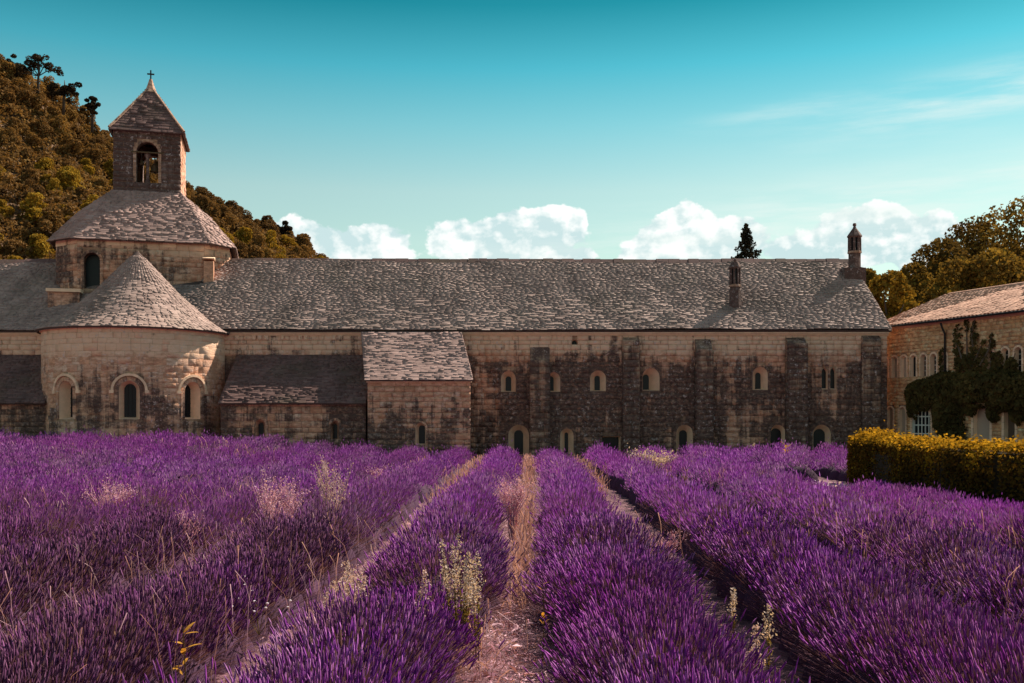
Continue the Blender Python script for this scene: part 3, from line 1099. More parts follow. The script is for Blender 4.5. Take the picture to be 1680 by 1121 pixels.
    # bells hang in the arch: things of their own
    for (lx, zb_, s, lab) in ((.36, 17.35, 1.0, 'larger bronze bell hanging right of the colonnette in the belfry arch'),
                              (-.40, 17.75, .6, 'smaller bronze bell hanging left of the colonnette in the belfry arch')):
        x, y = loc(lx, -BH + .75)
        bt = thing('bell', lab, 'bell', (x, y, zb_))
        MB().lathe((x, y, zb_), [(.30 * s, 0), (.29 * s, .05), (.21 * s, .22 * s), (.17 * s, .42 * s), (.10 * s, .52 * s), (.02, .55 * s)], 14).build('bell_body', MAT['bronze'], bt, True)
        MB().tube([(x, y, zb_ + .5 * s), (x, y, zb_ + .95)], [.04, .04], 6).build('headstock', MAT['wood_dark'], bt)
        MB().lathe((x, y, zb_), [(.03, -.08), (.05, -.02), (.02, .2)], 8).build('clapper', MAT['iron'], bt)
    return t


church()


# ================================================================== LEAN-TOS AND ANNEX
def leanto(xa, xb, label, ops_px, lim):
    y0 = 51.0
    t = thing('lean_to_chapel', label, 'chapel', ((xa + xb) / 2, y0, 0), 'low chapels flanking the apse')
    zt = 3.15

    def f(u, z, d):
        return Vector((u, y0 - d, z))
    ops = []
    for px, py0, wpx, wi in ops_px:
        ops.append(O(U(px, y0), Z(722, y0), Z(py0, y0), wpx * y0 / F, wi * y0 / F, depth=.4, ring=.13, top_i=Z(py0 + 6, y0), mat='stone_lean', shift=-.06))
    build_wall(t, f, xa, xb, -.2, zt, ops, MAT['stone_lean'], MAT['mortar'], course=.32, length=.6, limit=lim)
    b = MB()
    for x, s in ((xa, 1), (xb, -1)):
        b.add([(x, y0, -.2), (x, WY, -.2), (x, WY, 5.6), (x, y0, zt)], [(0, 1, 2, 3)[::s]])
    b.build('side_wall', MAT['stone_lean'], t)
    MB().box(xa - .02, y0 - .12, zt - .16, xb + .02, y0 + .05, zt - .01).build('cornice', MAT['stone_lean'], t)
    build_roof(t, [((xa - .05, y0 - .3, zt - .05), (xb + .05, y0 - .3, zt - .05), (xb, WY - .04, 5.72), (xa, WY - .04, 5.72))], MAT['roof_dark'], lim, expo=.115, width=.32, thick=.028)
    return t


leanto(U(362, 51), U(601, 51) - .02, 'low lean-to chapel with dark mossy roof between the apse and the pale-roofed annex', [(427, 688, 18, 8), (550, 690, 14, 6)], 200)
leanto(-35.5, U(76, 51), 'low lean-to chapel with dark mossy roof left of the apse, cut by the photo edge', [], 120)


def annex():
    y0, xa, xb = 50.5, U(603, 50.5), U(772, 50.5)
    t = thing('stone_annex', 'small stone annex with pale slate shed roof and one narrow arched window', 'annex', ((xa + xb) / 2, y0, 0))
    zt = 4.30

    def f(u, z, d):
        return Vector((u, y0 - d, z))
    ops = [O(U(690, y0), Z(730, y0), Z(694, y0), 17 * y0 / F, 10 * y0 / F, depth=.35, ring=.10, top_i=Z(698, y0), shift=.04)]
    build_wall(t, f, xa, xb, -.2, zt, ops, MAT['stone_annex'], MAT['mortar_light'], course=.30, length=.5, limit=250)
    b = MB()
    b.add([(xa, y0, -.2), (xa - .5, WY, -.2), (xa - .5, WY, 6.9), (xa, y0, zt)], [(3, 2, 1, 0)])
    b.add([(xb, y0, -.2), (xb - .55, WY, -.2), (xb - .55, WY, 6.9), (xb, y0, zt)], [(0, 1, 2, 3)])
    b.build('side_wall', MAT['stone_annex'], t)
    MB().box(xa - .04, y0 - .12, zt - .16, xb + .04, y0 + .05, zt - .01).build('cornice', MAT['stone_clean'], t)
    build_roof(t, [((U(598, 50.2), 50.2, zt - .03), (U(776, 50.2), 50.2, zt - .03), (U(757, 53.55), 53.55, 6.92), (U(592, 53.55), 53.55, 6.92))], MAT['roof_light'], 300, expo=.115, width=.32, thick=.028)


annex()


# ================================================================== GUEST HOUSE on the right
HA = Vector((20.75, 56.0, 0))
HE = Vector((.37, -.93, 0)).normalized()
HN = Vector((-HE.y * -1, 0, 0))
HN = Vector((HE.y, -HE.x, 0))                # outward: towards -x and the camera


def fh(u, z, d):
    return HA + HE * u + HN * d + Vector((0, 0, z))


def hs(px):
    k = (px - 840) / F
    return (k * HA.y - HA.x) / (HE.x - k * HE.y)


def hz(px, py):
    s = hs(px)
    return Z(py, (HA + HE * s).y)


def guest_house():
    t = thing('guest_house', 'honey-coloured rubble stone house with narrow arched windows and clay tile roof', 'building', (HA.x + 6, HA.y - 8, 0))
    L, ez = 27.0, 7.42
    ops = []
    for px in (1453.4, 1468.4, 1483.3, 1499, 1515.5, 1532, 1549, 1624, 1649.6, 1671):
        s = hs(px)
        g = px > 1505
        ops.append(O(s, 4.55, 5.72, .40, .34, depth=.16 if not g else .22, ring=.10, pane='shutter' if px < 1495 else 'glass', grid=(2, 4, 'white_paint', .012) if g else None, ring_mat='stone_clean', top_i=5.68, z0i=4.58))
    for px in (1461, 1481):
        ops.append(O(hs(px), .9, 2.92, .46, .40, depth=.16, ring=.10, pane='shutter', ring_mat='stone_clean', top_i=2.9, z0i=.95))
    ops.append(O(hs(1512), .1, 2.92, 1.32, 1.26, depth=.16, ring=.12, pane='glass', grid=(5, 6, 'white_paint', .032), ring_mat='stone_clean', top_i=2.88, z0i=.12, name='french_window', mat='white_paint'))
    ops.append(O(hs(1611), .1, 3.0, 1.0, .94, depth=.2, ring=.14, pane='shutter', ring_mat='stone_clean', name='door', top_i=2.95, z0i=.12))
    ops.append(O(hs(1657), .1, 3.1, .62, .56, depth=.2, ring=.14, pane='wood_dark', ring_mat='stone_clean', name='door', top_i=3.05, z0i=.12))
    for k in range(4):
        ops.append(O(15.5 + k * 2.6, 4.55, 5.72, .40, .34, depth=.2, ring=.10, pane='glass', ring_mat='stone_clean', top_i=5.68, z0i=4.58))
    build_wall(t, fh, 0, L, -.2, ez, ops, MAT['stone_house'], MAT['mortar_light'], course=.21, length=.36, limit=300, proud=.03)
    P = lambda u, d, z: tuple(fh(u, z, d))
    b = MB()
    b.add([P(0, 0, -.2), P(0, -10, -.2), P(0, -10, ez), P(0, -5, 9.3), P(0, 0, ez)], [(0, 1, 2, 3, 4)])
    b.add([P(L, 0, -.2), P(L, -10, -.2), P(L, -10, ez), P(L, -5, 9.3), P(L, 0, ez)], [(4, 3, 2, 1, 0)])
    b.add([P(0, -10, -.2), P(L, -10, -.2), P(L, -10, ez), P(0, -10, ez)], [(0, 1, 2, 3)])
    b.build('rear_wall', MAT['stone_house'], t)
    # eave moulding (genoise)
    mb = MB()
    for (d, z0, z1) in ((.10, ez - .20, ez - .10), (.22, ez - .10, ez + .0)):
        mb.add([P(-.1, 0, z0), P(L, 0, z0), P(L, d, z0), P(-.1, d, z0), P(-.1, 0, z1), P(L, 0, z1), P(L, d, z1), P(-.1, d, z1)],
               [(0, 1, 2, 3), (7, 6, 5, 4), (3, 2, 6, 7), (0, 3, 7, 4)])
    mb.build('eave_moulding', MAT['terracotta'], t)
    # canal tile roof
    p0, p1, q1, q0 = Vector(P(-.35, .42, ez - .02)), Vector(P(L, .42, ez - .02)), Vector(P(L, -5, 9.45)), Vector(P(-.35, -5, 9.45))
    mb = MB()
    slab(mb, (p0, p1, q1, q0), .12)
    slab(mb, (P(L, -10.4, ez - .02), P(-.35, -10.4, ez - .02), q0, q1), .12)
    rf = mb.build('roof', MAT['terracotta'], t)
    ms = []
    v = (q0 - p0)
    ln = v.length
    vd, ud = v / ln, (p1 - p0).normalized()
    nd = ud.cross(vd)
    rr = random.Random(5)
    nrow = int(ln / .36)
    for j in range(nrow):
        k = 0
        while k * .24 < L:
            c = p0 + ud * (k * .24 + .1 + rr.uniform(-.015, .015)) + vd * (j * .36 + rr.uniform(-.03, .03) - .04) + nd * .01
            w, l2, h = .215, .46, .085 * rr.uniform(.85, 1.2)
            vv = vd + nd * .05
            ms.append(Matrix(((ud.x * w, vv.x * l2, nd.x * h, c.x), (ud.y * w, vv.y * l2, nd.y * h, c.y), (ud.z * w, vv.z * l2, nd.z * h, c.z), (0, 0, 0, 1))))
            k += 1
    pieces('roof_tile', 'roof_tiles', CANALS, 'canal', ms, MAT['terracotta'], rf, 300)
    # ridge tiles
    for k in range(60):
        u = k * .45
        a, b_ = Vector(P(u, -5, 9.47)), Vector(P(u + .47, -5, 9.49))
        MB().tube([a, b_], [.13, .11], 8).build('ridge_tile', MAT['terracotta'], t)
    # gutter pipe and downpipes
    s = hs(1553)
    MB().tube([P(s, .40, 7.25), P(s, .30, 7.0), P(s, .12, 6.7), P(s, .10, 3.0)], [.055] * 4, 8).build('downpipe', MAT['iron'], t, True)
    MB().tube([P(.12, .40, 7.25), P(.10, .16, 6.9), P(.10, .12, .0)], [.055] * 3, 8).build('downpipe', MAT['iron'], t, True)
    MB().tube([P(-.3, .50, ez - .06), P(L, .50, ez - .06)], [.06, .06], 8).build('gutter', MAT['iron'], t)


guest_house()


# ================================================================== FOLIAGE HELPERS
def leaf_quads(P, N, size, rs, aspect=1.0, jitter=.9, fold=0.25):
    """small folded leaf clumps: (n,3) points, normals -> V, Q"""
    n = len(P)
    nn = N + rs.normal(0, jitter, (n, 3))
    nn /= np.linalg.norm(nn, axis=1)[:, None] + 1e-9
    a = np.cross(nn, rs.normal(0, 1, (n, 3)))
    a /= np.linalg.norm(a, axis=1)[:, None] + 1e-9
    b = np.cross(nn, a)
    s = (size * rs.uniform(.6, 1.4, n))[:, None]
    k1 = rs.uniform(.7, 1.25, (n, 1))
    V = np.stack([P - a * s * .5, P - b * s * .34 * aspect * k1 + nn * s * fold * .4, P + a * s * .5 * k1, P + b * s * .34 * aspect + nn * s * fold * .5], 1).reshape(-1, 3)
    Q = np.arange(4 * n).reshape(-1, 4)
    return V, Q


def lobed_crown(lobes, n, size, seed, jitter=.8, flat=1.0):
    rs = np.random.default_rng(seed)
    C = np.array([l[:3] for l in lobes])
    Rr = np.array([l[3] for l in lobes])
    w = Rr ** 2
    idx = rs.choice(len(lobes), n * 2, p=w / w.sum())
    d = rs.normal(0, 1, (n * 2, 3))
    d[:, 2] += .25
    d /= np.linalg.norm(d, axis=1)[:, None]
    rr = Rr[idx] * (1.06 - .45 * rs.random(n * 2) ** 2.0)
    sc = np.array([1, 1, flat])
    P = C[idx] + d * rr[:, None] * sc
    inside = np.zeros(len(P), bool)
    for c, r in zip(C, Rr):
        q = np.linalg.norm((P - c) / sc, axis=1) < r * .62
        inside |= q
    keep = np.where(~inside)[0][:n]
    return leaf_quads(P[keep], d[keep], size, rs, 1.2, jitter)


def merge(parts):
    Vs, Qs, b = [], [], 0
    for V, Q in parts:
        Vs.append(V)
        Qs.append(Q + b)
        b += len(V)
    return np.concatenate(Vs), np.concatenate(Qs)


def broad_lobes(h, w, seed, n=26, base=.30):
    r = random.Random(seed)
    L = []
    for i in range(n):
        a = r.uniform(0, 2 * math.pi)
        t = r.random()
        z = base + (1 - base) * (t ** .8)
        prof = math.sin(math.pi * min(1, (z - base) / (1 - base) * .86 + .12)) ** .7
        q = prof * w * math.sqrt(r.random()) * .78
        L.append((q * math.cos(a), q * math.sin(a), z * h * .90, w * r.uniform(.20, .36)))
    return L


def branch_mb(h, w, seed, r0, n=7, base=.3):
    r = random.Random(seed)
    mb = MB()
    top = (r.uniform(-.05, .05) * w, r.uniform(-.05, .05) * w, h * .8)
    mb.tube([(0, 0, -.5), (r.uniform(-.1, .1), r.uniform(-.1, .1), h * base), (top[0] * .5, top[1] * .5, h * .55), top], [r0 * 1.25, r0, r0 * .6, r0 * .12], 8)
    for i in range(n):
        a = 2 * math.pi * (i + r.random() * .7) / n
        z0 = h * r.uniform(base * .8, .6)
        l = w * r.uniform(.5, .85)
        mb.tube([(0, 0, z0), (math.cos(a) * l * .5, math.sin(a) * l * .5, z0 + h * .09), (math.cos(a) * l, math.sin(a) * l, z0 + h * r.uniform(.16, .26))], [r0 * .5, r0 * .3, r0 * .06], 6)
    return mb


L_OLIVE = [(0, (.055, .034, .013)), (.4, (.115, .066, .020)), (.7, (.19, .11, .026)), (1, (.30, .18, .035))]
MAT['leaf_hill'] = leaf_mat('hill_leaves', [(0, (0.058, 0.035, 0.020)), (.35, (0.120, 0.068, 0.031)), (.65, (0.194, 0.110, 0.041)), (1, (0.279, 0.175, 0.050))], .3, .05)
MAT['leaf_gold'] = leaf_mat('gold_leaves', [(0, (0.122, 0.073, 0.016)), (.5, (0.243, 0.150, 0.025)), (1, (0.356, 0.236, 0.036))], .3, .4)
MAT['leaf_right'] = leaf_mat('broad_leaves', [(0, (0.041, 0.029, 0.013)), (.4, (0.098, 0.062, 0.020)), (.75, (0.180, 0.115, 0.027)), (1, (0.284, 0.191, 0.038))], .35, .35)
MAT['leaf_pine'] = leaf_mat('pine_needles', [(0, (.020, .016, .013)), (.6, (.045, .032, .020)), (1, (.075, .05, .026))], .15, .5)
MAT['leaf_fir'] = leaf_mat('fir_needles', [(0, (.025, .026, .022)), (.6, (.05, .045, .032)), (1, (.085, .07, .045))], .12, .5)
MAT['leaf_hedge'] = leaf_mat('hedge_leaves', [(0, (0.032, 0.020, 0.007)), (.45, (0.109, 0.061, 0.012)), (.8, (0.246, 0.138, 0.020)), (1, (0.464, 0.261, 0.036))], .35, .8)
MAT['leaf_lit'] = leaf_mat('hedge_sunlit_leaves', [(0, (0.125, 0.066, 0.009)), (.45, (0.296, 0.168, 0.017)), (.8, (0.468, 0.281, 0.027)), (1, (0.577, 0.374, 0.047))], .45, .8)  # gold copy of the hedge leaves, sunlight put into the colour
MAT['leaf_ivy'] = leaf_mat('creeper_leaves', [(0, (.035, .030, .014)), (.5, (.085, .062, .024)), (1, (.19, .125, .04))], .3, .8)
MAT['hedge_core'] = plain('hedge_core', (.02, .014, .007), .95, .3, 3., .03)

# ================================================================== WOODED HILL on the left
ridge_px = [(-500, 40), (-250, 60), (-100, 78), (0, 100), (60, 112), (100, 150), (130, 178), (165, 205), (230, 248), (300, 292), (360, 322), (420, 356), (470, 376), (515, 403), (552, 436), (610, 500), (700, 600), (800, 640), (1400, 660)]
HY = 205.0
hx = np.array([U(a, HY) for a, b in ridge_px])
hzv = np.array([Z(b, HY) for a, b in ridge_px]) - 3.9


def hill_z(x, y):
    x = np.asarray(x, float)
    y = np.asarray(y, float)
    rz_ = np.interp(x, hx, hzv)
    f = sstep(y, 66, 205) * .55 + .45 * np.clip((y - 66) / (205 - 66), 0, 1)
    b = (vnoise(x * .045, y * .045, 3) - .5) * 7 * np.clip((y - 80) / 60, 0, 1) * np.clip((200 - y) / 40, 0, 1)
    return np.maximum(rz_, 0) * np.clip(f, 0, 1) + b - .5


def hill():
    xs = np.linspace(-260, 120, 110)
    ys = np.linspace(72, 420, 90)
    X, Y = np.meshgrid(xs, ys)
    V = np.stack([X, Y, hill_z(X, Y)], -1).reshape(-1, 3)
    nx = len(xs)
    i = np.arange((len(ys) - 1) * (nx - 1))
    a = (i // (nx - 1)) * nx + i % (nx - 1)
    m = plain('hill_soil', (.13, .075, .04), .95, .4, .3, .2)
    link('wooded_hill', np_mesh('wooded_hill', V, np.stack([a, a + 1, a + nx + 1, a + nx], 1), True), m, kind='structure')
    rs = np.random.default_rng(5)
    # scrub between the trees: one mass
    n = 190000
    y = rs.uniform(78, 212, n)
    x = rs.uniform(-.60, .0, n) * y - 2
    z = hill_z(x, y)
    k = z > (y / F * 230)
    x, y, z = x[k], y[k], z[k]
    P = np.stack([x, y, z + rs.uniform(0, .9, len(x)) + 3.2 * vnoise(x * .30, y * .26, 8) + 1.6 * vnoise(x * .8, y * .7, 12) - .6], 1)
    Vq, Qq = leaf_quads(P, np.tile([0, -.35, .8], (len(P), 1)), .52, rs, 1.2, 1.1)
    o = link('hillside_scrub', np_mesh('hillside_scrub', Vq, Qq), MAT['leaf_hill'], kind='stuff')
    tag(o, 'brown-green scrub covering the hillside between its trees', 'scrub')
    # individual trees
    protos = []
    for s in range(6):
        h, w = 5.6 + s * .3, 2.7 + .2 * (s % 3)
        lb = broad_lobes(h, w, 40 + s, 24, .14)
        V, Q = lobed_crown(lb, 2800, .36, 60 + s, 1.2)
        tb = branch_mb(h, w * .7, 80 + s, .2, 4, .3)
        quads = [q for q in tb.f if len(q) == 4]
        V2, Q2 = np.array(tb.v), np.array(quads)
        VV, QQ = merge([(V, Q), (V2, Q2)])
        me = np_mesh('hillside_tree', VV, QQ, mi=[0] * len(Q) + [1] * len(Q2))
        me.materials.append(MAT['leaf_hill'])
        me.materials.append(MAT['bark'])
        me2 = me.copy()
        me2.materials[0] = MAT['leaf_gold']
        protos.append((me, me2))
    placed = []
    tries = 0
    while len(placed) < 290 and tries < 60000:
        tries += 1
        y = 80 + 128 * R.random() ** .8
        x = R.uniform(-.56, -.14) * y
        z = float(hill_z(x, y))
        px, py = 840 + F * x / y, 684 - F * (z + 4 - CH) / y
        if py > 450 or px < -25 or px > 560:
            continue
        if any((x - a) ** 2 + ((y - b) * .8) ** 2 < 3.3 ** 2 for a, b in placed):
            continue
        placed.append((x, y))
        gold = (px < 190 and 240 < py < 460 and R.random() < .55) or (py > 380 and R.random() < .35)
        me = R.choice(protos)[1 if gold else 0]
        o = bpy.data.objects.new('hillside_tree', me)
        COL.objects.link(o)
        s = R.uniform(.55, .95)
        o.location = (x, y, z - .3)
        o.scale = (s * R.uniform(.9, 1.15), s * R.uniform(.9, 1.15), s * R.uniform(.85, 1.1))
        o.rotation_euler = (0, 0, R.uniform(0, 6.28))
        col_ = 'golden-green' if gold else 'brown-olive'
        where = ('left of the belfry' if px < 176 else 'behind the belfry and crossing tower' if px < 300 else 'right of the belfry')
        lvl = 'high' if py < 250 else 'halfway up' if py < 340 else 'low'
        size = 'larger' if s > .75 else 'smaller'
        tag(o, f'{size} {col_} rounded tree {lvl} on the wooded hillside {where}', 'tree', f'{size} {col_} trees {lvl} on the hillside {where}')


hill()


def pine(px, py, y, h, w, label, lobes, seed, trunk=True):
    """dark pine standing on the skyline; py is its foot"""
    x, z = U(px, y), Z(py, y)
    t = thing('pine_tree', label, 'tree', (x, y, z), 'dark pines on the skyline of the hill')
    rl = random.Random(seed)
    small = [(l[0] + rl.gauss(0, .55) * l[3], l[1] + rl.gauss(0, .5) * l[3], l[2] + rl.gauss(0, .30) * l[3], l[3] * rl.uniform(.28, .5)) for l in lobes for _ in range(7)]
    V, Q = lobed_crown(small, 3000, .34, seed, 1.3, .7)
    link('crown', np_mesh('crown', V, Q), MAT['leaf_pine'], t, local=True)
    mb = MB()
    mb.tube([(0, 0, -2), (.1, 0, h * .35), (.3, 0, h * .62), (.2, 0, h * .9)], [.28, .22, .17, .05], 7)
    for i, l in enumerate(lobes):
        mb.tube([(.2, 0, h * .42), (l[0] * .5, l[1] * .5, (h * .5 + l[2]) / 2), l[:3]], [.12, .09, .04], 5)
    mb.build('trunk', MAT['bark_dark'], t, True, local=True)


pine(62, 150, 196, 7.2, 5, 'broad dark umbrella pine highest on the hill skyline', [(-3.6, 0, 4.4, 1.9), (-2.0, .5, 5.6, 1.7), (0, 0, 6.2, 1.7), (1.8, .3, 5.5, 1.6), (3.4, 0, 4.2, 1.3), (-5.2, 0, 3.4, 1.5)], 1)
pine(104, 172, 190, 5.2, 3, 'low rounded dark pine just below the umbrella pine on the hill skyline', [(-1.2, 0, 2.8, 1.5), (.6, .2, 3.4, 1.5), (2.0, 0, 2.6, 1.2), (0, 0, 1.8, 1.4)], 2)
pine(151, 200, 186, 4.8, 2, 'small lone dark pine on the hill skyline nearest the belfry', [(0, 0, 4.2, .9), (.7, 0, 3.3, .9), (-.6, 0, 2.6, .9), (.3, 0, 1.9, .8)], 3)
pine(18, 135, 200, 4.8, 2, 'squat dark pine at the left edge of the hill skyline', [(-1.5, 0, 3.2, 1.4), (.3, 0, 3.4, 1.5), (1.8, 0, 2.6, 1.2)], 4)
pine(462, 395, 200, 3.8, 2, 'small dark pine low on the hill skyline above the clouds', [(-.6, 0, 2.2, 1.1), (.6, 0, 2.6, 1.2), (0, 0, 1.4, 1.2)], 5)


# ================================================================== TREES BEHIND, on the right
def slope_right():
    xs = np.linspace(10, 260, 50)
    ys = np.linspace(66, 420, 50)
    X, Y = np.meshgrid(xs, ys)
    Zz = np.clip((X - 22) * .30, -1, 60) * sstep(Y, 66, 110) - .4
    V = np.stack([X, Y, Zz], -1).reshape(-1, 3)
    nx = len(xs)
    i = np.arange((len(ys) - 1) * (nx - 1))
    a = (i // (nx - 1)) * nx + i % (nx - 1)
    link('wooded_slope', np_mesh('wooded_slope', V, np.stack([a, a + 1, a + nx + 1, a + nx], 1), True), plain('slope_soil', (.10, .06, .03), .95, .4, .3, .2), kind='structure')


slope_right()


def broad_tree(px, py_top, y, h, w, label, mat, seed, n=9000, size=.30):
    x, zt = U(px, y), Z(py_top, y)
    zb = zt - h
    t = thing('broadleaf_tree', label, 'tree', (x, y, zb), 'leafy trees behind the guest house')
    lb = broad_lobes(h, w, seed, 44, .22)
    V, Q = lobed_crown(lb, n, size, seed + 7, 1.1)
    link('crown', np_mesh('crown', V, Q), mat, t, local=True)
    branch_mb(h, w, seed, .32, 7, .25).build('trunk', MAT['bark_dark'], t, True, local=True)


for a in [
    (1460, 432, 74, 13, 2.9, 'yellow-green tree right beside the tall chimney', MAT['leaf_gold'], 301),
    (1500, 424, 82, 14, 3.2, 'yellowish tree just above the left end of the tiled roof', MAT['leaf_right'], 302),
    (1420, 424, 90, 15, 2.2, 'thin-topped tree peeping over the ridge between chimney and yellow-green tree', MAT['leaf_right'], 303),
    (1368, 411, 95, 16, 1.7, 'small treetop peeping over the ridge left of the tall chimney', MAT['leaf_right'], 304),
    (1550, 384, 88, 16, 4.8, 'dark leafy tree stepping up behind the tiled roof, left of the tallest ones', MAT['leaf_right'], 305),
    (1600, 350, 92, 18, 5.4, 'tall dark leafy tree second from the right edge of the photo', MAT['leaf_right'], 306),
    (1668, 316, 90, 19, 6.0, 'tallest dark leafy tree at the right edge of the photo', MAT['leaf_right'], 307),
    (1570, 425, 76, 12, 4.0, 'lower leafy tree in front of the dark ones, behind the tiled roof', MAT['leaf_right'], 308),
    (1640, 400, 74, 13, 4.4, 'lower leafy tree behind the tiled roof near the right edge', MAT['leaf_right'], 309),
    (1535, 405, 96, 17, 4.2, 'dark leafy tree in the gap between the yellowish tree and the taller dark ones', MAT['leaf_right'], 311),
    (1630, 345, 100, 20, 5.5, 'dark leafy tree farther back between the two tallest ones', MAT['leaf_right'], 312),
    (1740, 300, 92, 20, 5.5, 'leafy tree beyond the right edge of the photo', MAT['leaf_right'], 310),
]:
    broad_tree(*a)


def fir():
    y = 92
    x, zt = U(1224, y), Z(368, y)
    h = zt
    t = thing('fir_tree', 'dark narrow fir rising behind the ridge left of the tall chimney', 'tree', (x, y, 0))
    rs = np.random.default_rng(3)
    P, N = [], []
    k = 0
    z = h - .15
    while z > 5:
        rr_ = .12 + (h - z) * .42 * (1 - .018 * (h - z))
        nb = 7
        for i in range(nb):
            a = 2 * math.pi * (i + rs.random()) / nb + k
            L = rr_ * rs.uniform(.7, 1.2)
            m = int(14 + L * 34)
            s = rs.random(m) ** .7
            P.append(np.stack([np.cos(a) * s * L, np.sin(a) * s * L, z - .45 * s * L * rs.uniform(.4, 1.3) + .22 * L * s * s + rs.normal(0, .09, m)], 1))
            N.append(np.tile([0, 0, 1], (m, 1)))
        k += .7
        z -= .24 + rs.random() * .10
    P = np.concatenate(P)
    V, Q = leaf_quads(P, np.concatenate(N), .24, rs, .9, .7)
    link('crown', np_mesh('crown', V, Q), MAT['leaf_fir'], t, local=True)
    MB().tube([(0, 0, -.5), (0, 0, h * .6), (0, 0, h)], [.3, .16, .02], 7).build('trunk', MAT['bark_dark'], t, True, local=True)


fir()


# ================================================================== HEDGE
HEDGE = [(11.9, 33.2), (11.75, 31), (11.65, 28.5), (11.75, 26), (12.15, 23.9), (13.1, 22.0), (15.2, 20.7), (20, 20.1), (30, 19.7)]
HTOP = [1.80, 1.79, 1.74, 1.69, 1.68, 1.68, 1.68, 1.68, 1.68]


def hedge_line(n):
    P = [Vector((*p, h)) for p, h in zip(HEDGE, HTOP)]
    seg = [(P[i + 1] - P[i]).length for i in range(len(P) - 1)]
    tot = sum(seg)
    out = []
    for k in range(n + 1):
        s = tot * k / n
        i = 0
        while i < len(seg) - 1 and s > seg[i]:
            s -= seg[i]
            i += 1
        out.append(P[i].lerp(P[i + 1], s / seg[i]))
    return out


def hedge():
    t = thing('clipped_hedge', 'clipped golden hedge curving round in front of the guest house', 'hedge', (14.5, 29.6, 0))
    ln = hedge_line(60)
    mb = MB()
    hw = .62
    vs, fs = [], []
    prof = [(-hw, -.1), (-hw, .70), (-hw * .6, .90), (hw * .6, .90), (hw, .70), (hw, -.1)]
    for i, p in enumerate(ln):
        d = (ln[min(i + 1, len(ln) - 1)] - ln[max(i - 1, 0)])
        d.z = 0
        d.normalize()
        nx_ = Vector((d.y, -d.x, 0))
        for a, b in prof:
            q = p + nx_ * (a * .93)
            vs.append((q.x, q.y, p.z * b if b > 0 else b))
    k = len(prof)
    for i in range(len(ln) - 1):
        for j in range(k - 1):
            fs.append((i * k + j, i * k + j + 1, (i + 1) * k + j + 1, (i + 1) * k + j))
    fs.append(tuple(range(k)))
    fs.append(tuple(len(ln) * k - k + j for j in range(k))[::-1])
    mb.add(vs, fs).build('branches', MAT['hedge_core'], t)
    rs = np.random.default_rng(9)
    P, N = [], []
    big = hedge_line(400)
    for _ in range(60000):
        i = min(int(400 * rs.random() ** 1.35), 398)
        p = big[i].lerp(big[i + 1], rs.random())
        d = big[i + 1] - big[i]
        d.z = 0
        d.normalize()
        nn = Vector((d.y, -d.x, 0))
        lump = .05 * math.sin(i * .11) + .05 * math.sin(i * .047 + 2)
        if rs.random() < .46:                   # shaggy rounded top
            a = rs.uniform(-1, 1)
            q = p + nn * a * hw
            q.z = p.z * (1.0 - .15 * abs(a) ** 3) + rs.normal(0, .018) + lump * .4 + (rs.exponential(.045) if rs.random() < .4 else 0)
            P.append(q)
            N.append((nn.x * a * .5, nn.y * a * .5, 1.0))
        else:
            s = 1 if rs.random() < .8 else -1
            z = rs.random() ** .9
            q = p + nn * s * (hw * (1.0 - .04 * z) + rs.normal(0, .035) + lump)
            q.z = p.z * z * .88
            P.append(q)
            N.append((nn.x * s, nn.y * s, .25))
    for _ in range(4200):                      # left end
        p = big[0]
        d = (big[1] - big[0]).normalized()
        nn = Vector((d.y, -d.x, 0))
        a = rs.uniform(-math.pi / 2, math.pi / 2)
        q = p + (nn * math.sin(a) - d * math.cos(a) * .5) * hw * (1 + rs.normal(0, .04))
        z = rs.random() ** .9
        q.z = p.z * z * .97
        P.append(q)
        N.append(tuple(nn * math.sin(a) - d * math.cos(a)))
    V, Q = leaf_quads(np.array([tuple(p) for p in P]), np.array(N), .085, rs, 1.2, .75)
    P = np.array([tuple(p) for p in P])
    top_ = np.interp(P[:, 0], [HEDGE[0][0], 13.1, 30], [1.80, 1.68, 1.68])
    gold = (P[:, 2] > top_ * (.93 - .10 * rs.random(len(P)))) | ((rs.random(len(P)) < .75 * sstep(vnoise(P[:, 0] * 1.7 + P[:, 1] * 1.7, P[:, 2] * .55, 14), .58, .80) * sstep(P[:, 2], .35, 1.3)))  # top and upper front patches coloured as sunlit
    fq = Q.reshape(-1, 4)
    link('leaves', np_mesh('leaves', V, fq[~gold]), MAT['leaf_hedge'], t, 'stuff')  # darker copy, shade of the hedge front put into the colour
    link('sunlit_leaves', np_mesh('sunlit_leaves', V, fq[gold]), MAT['leaf_lit'], t, 'stuff')


hedge()


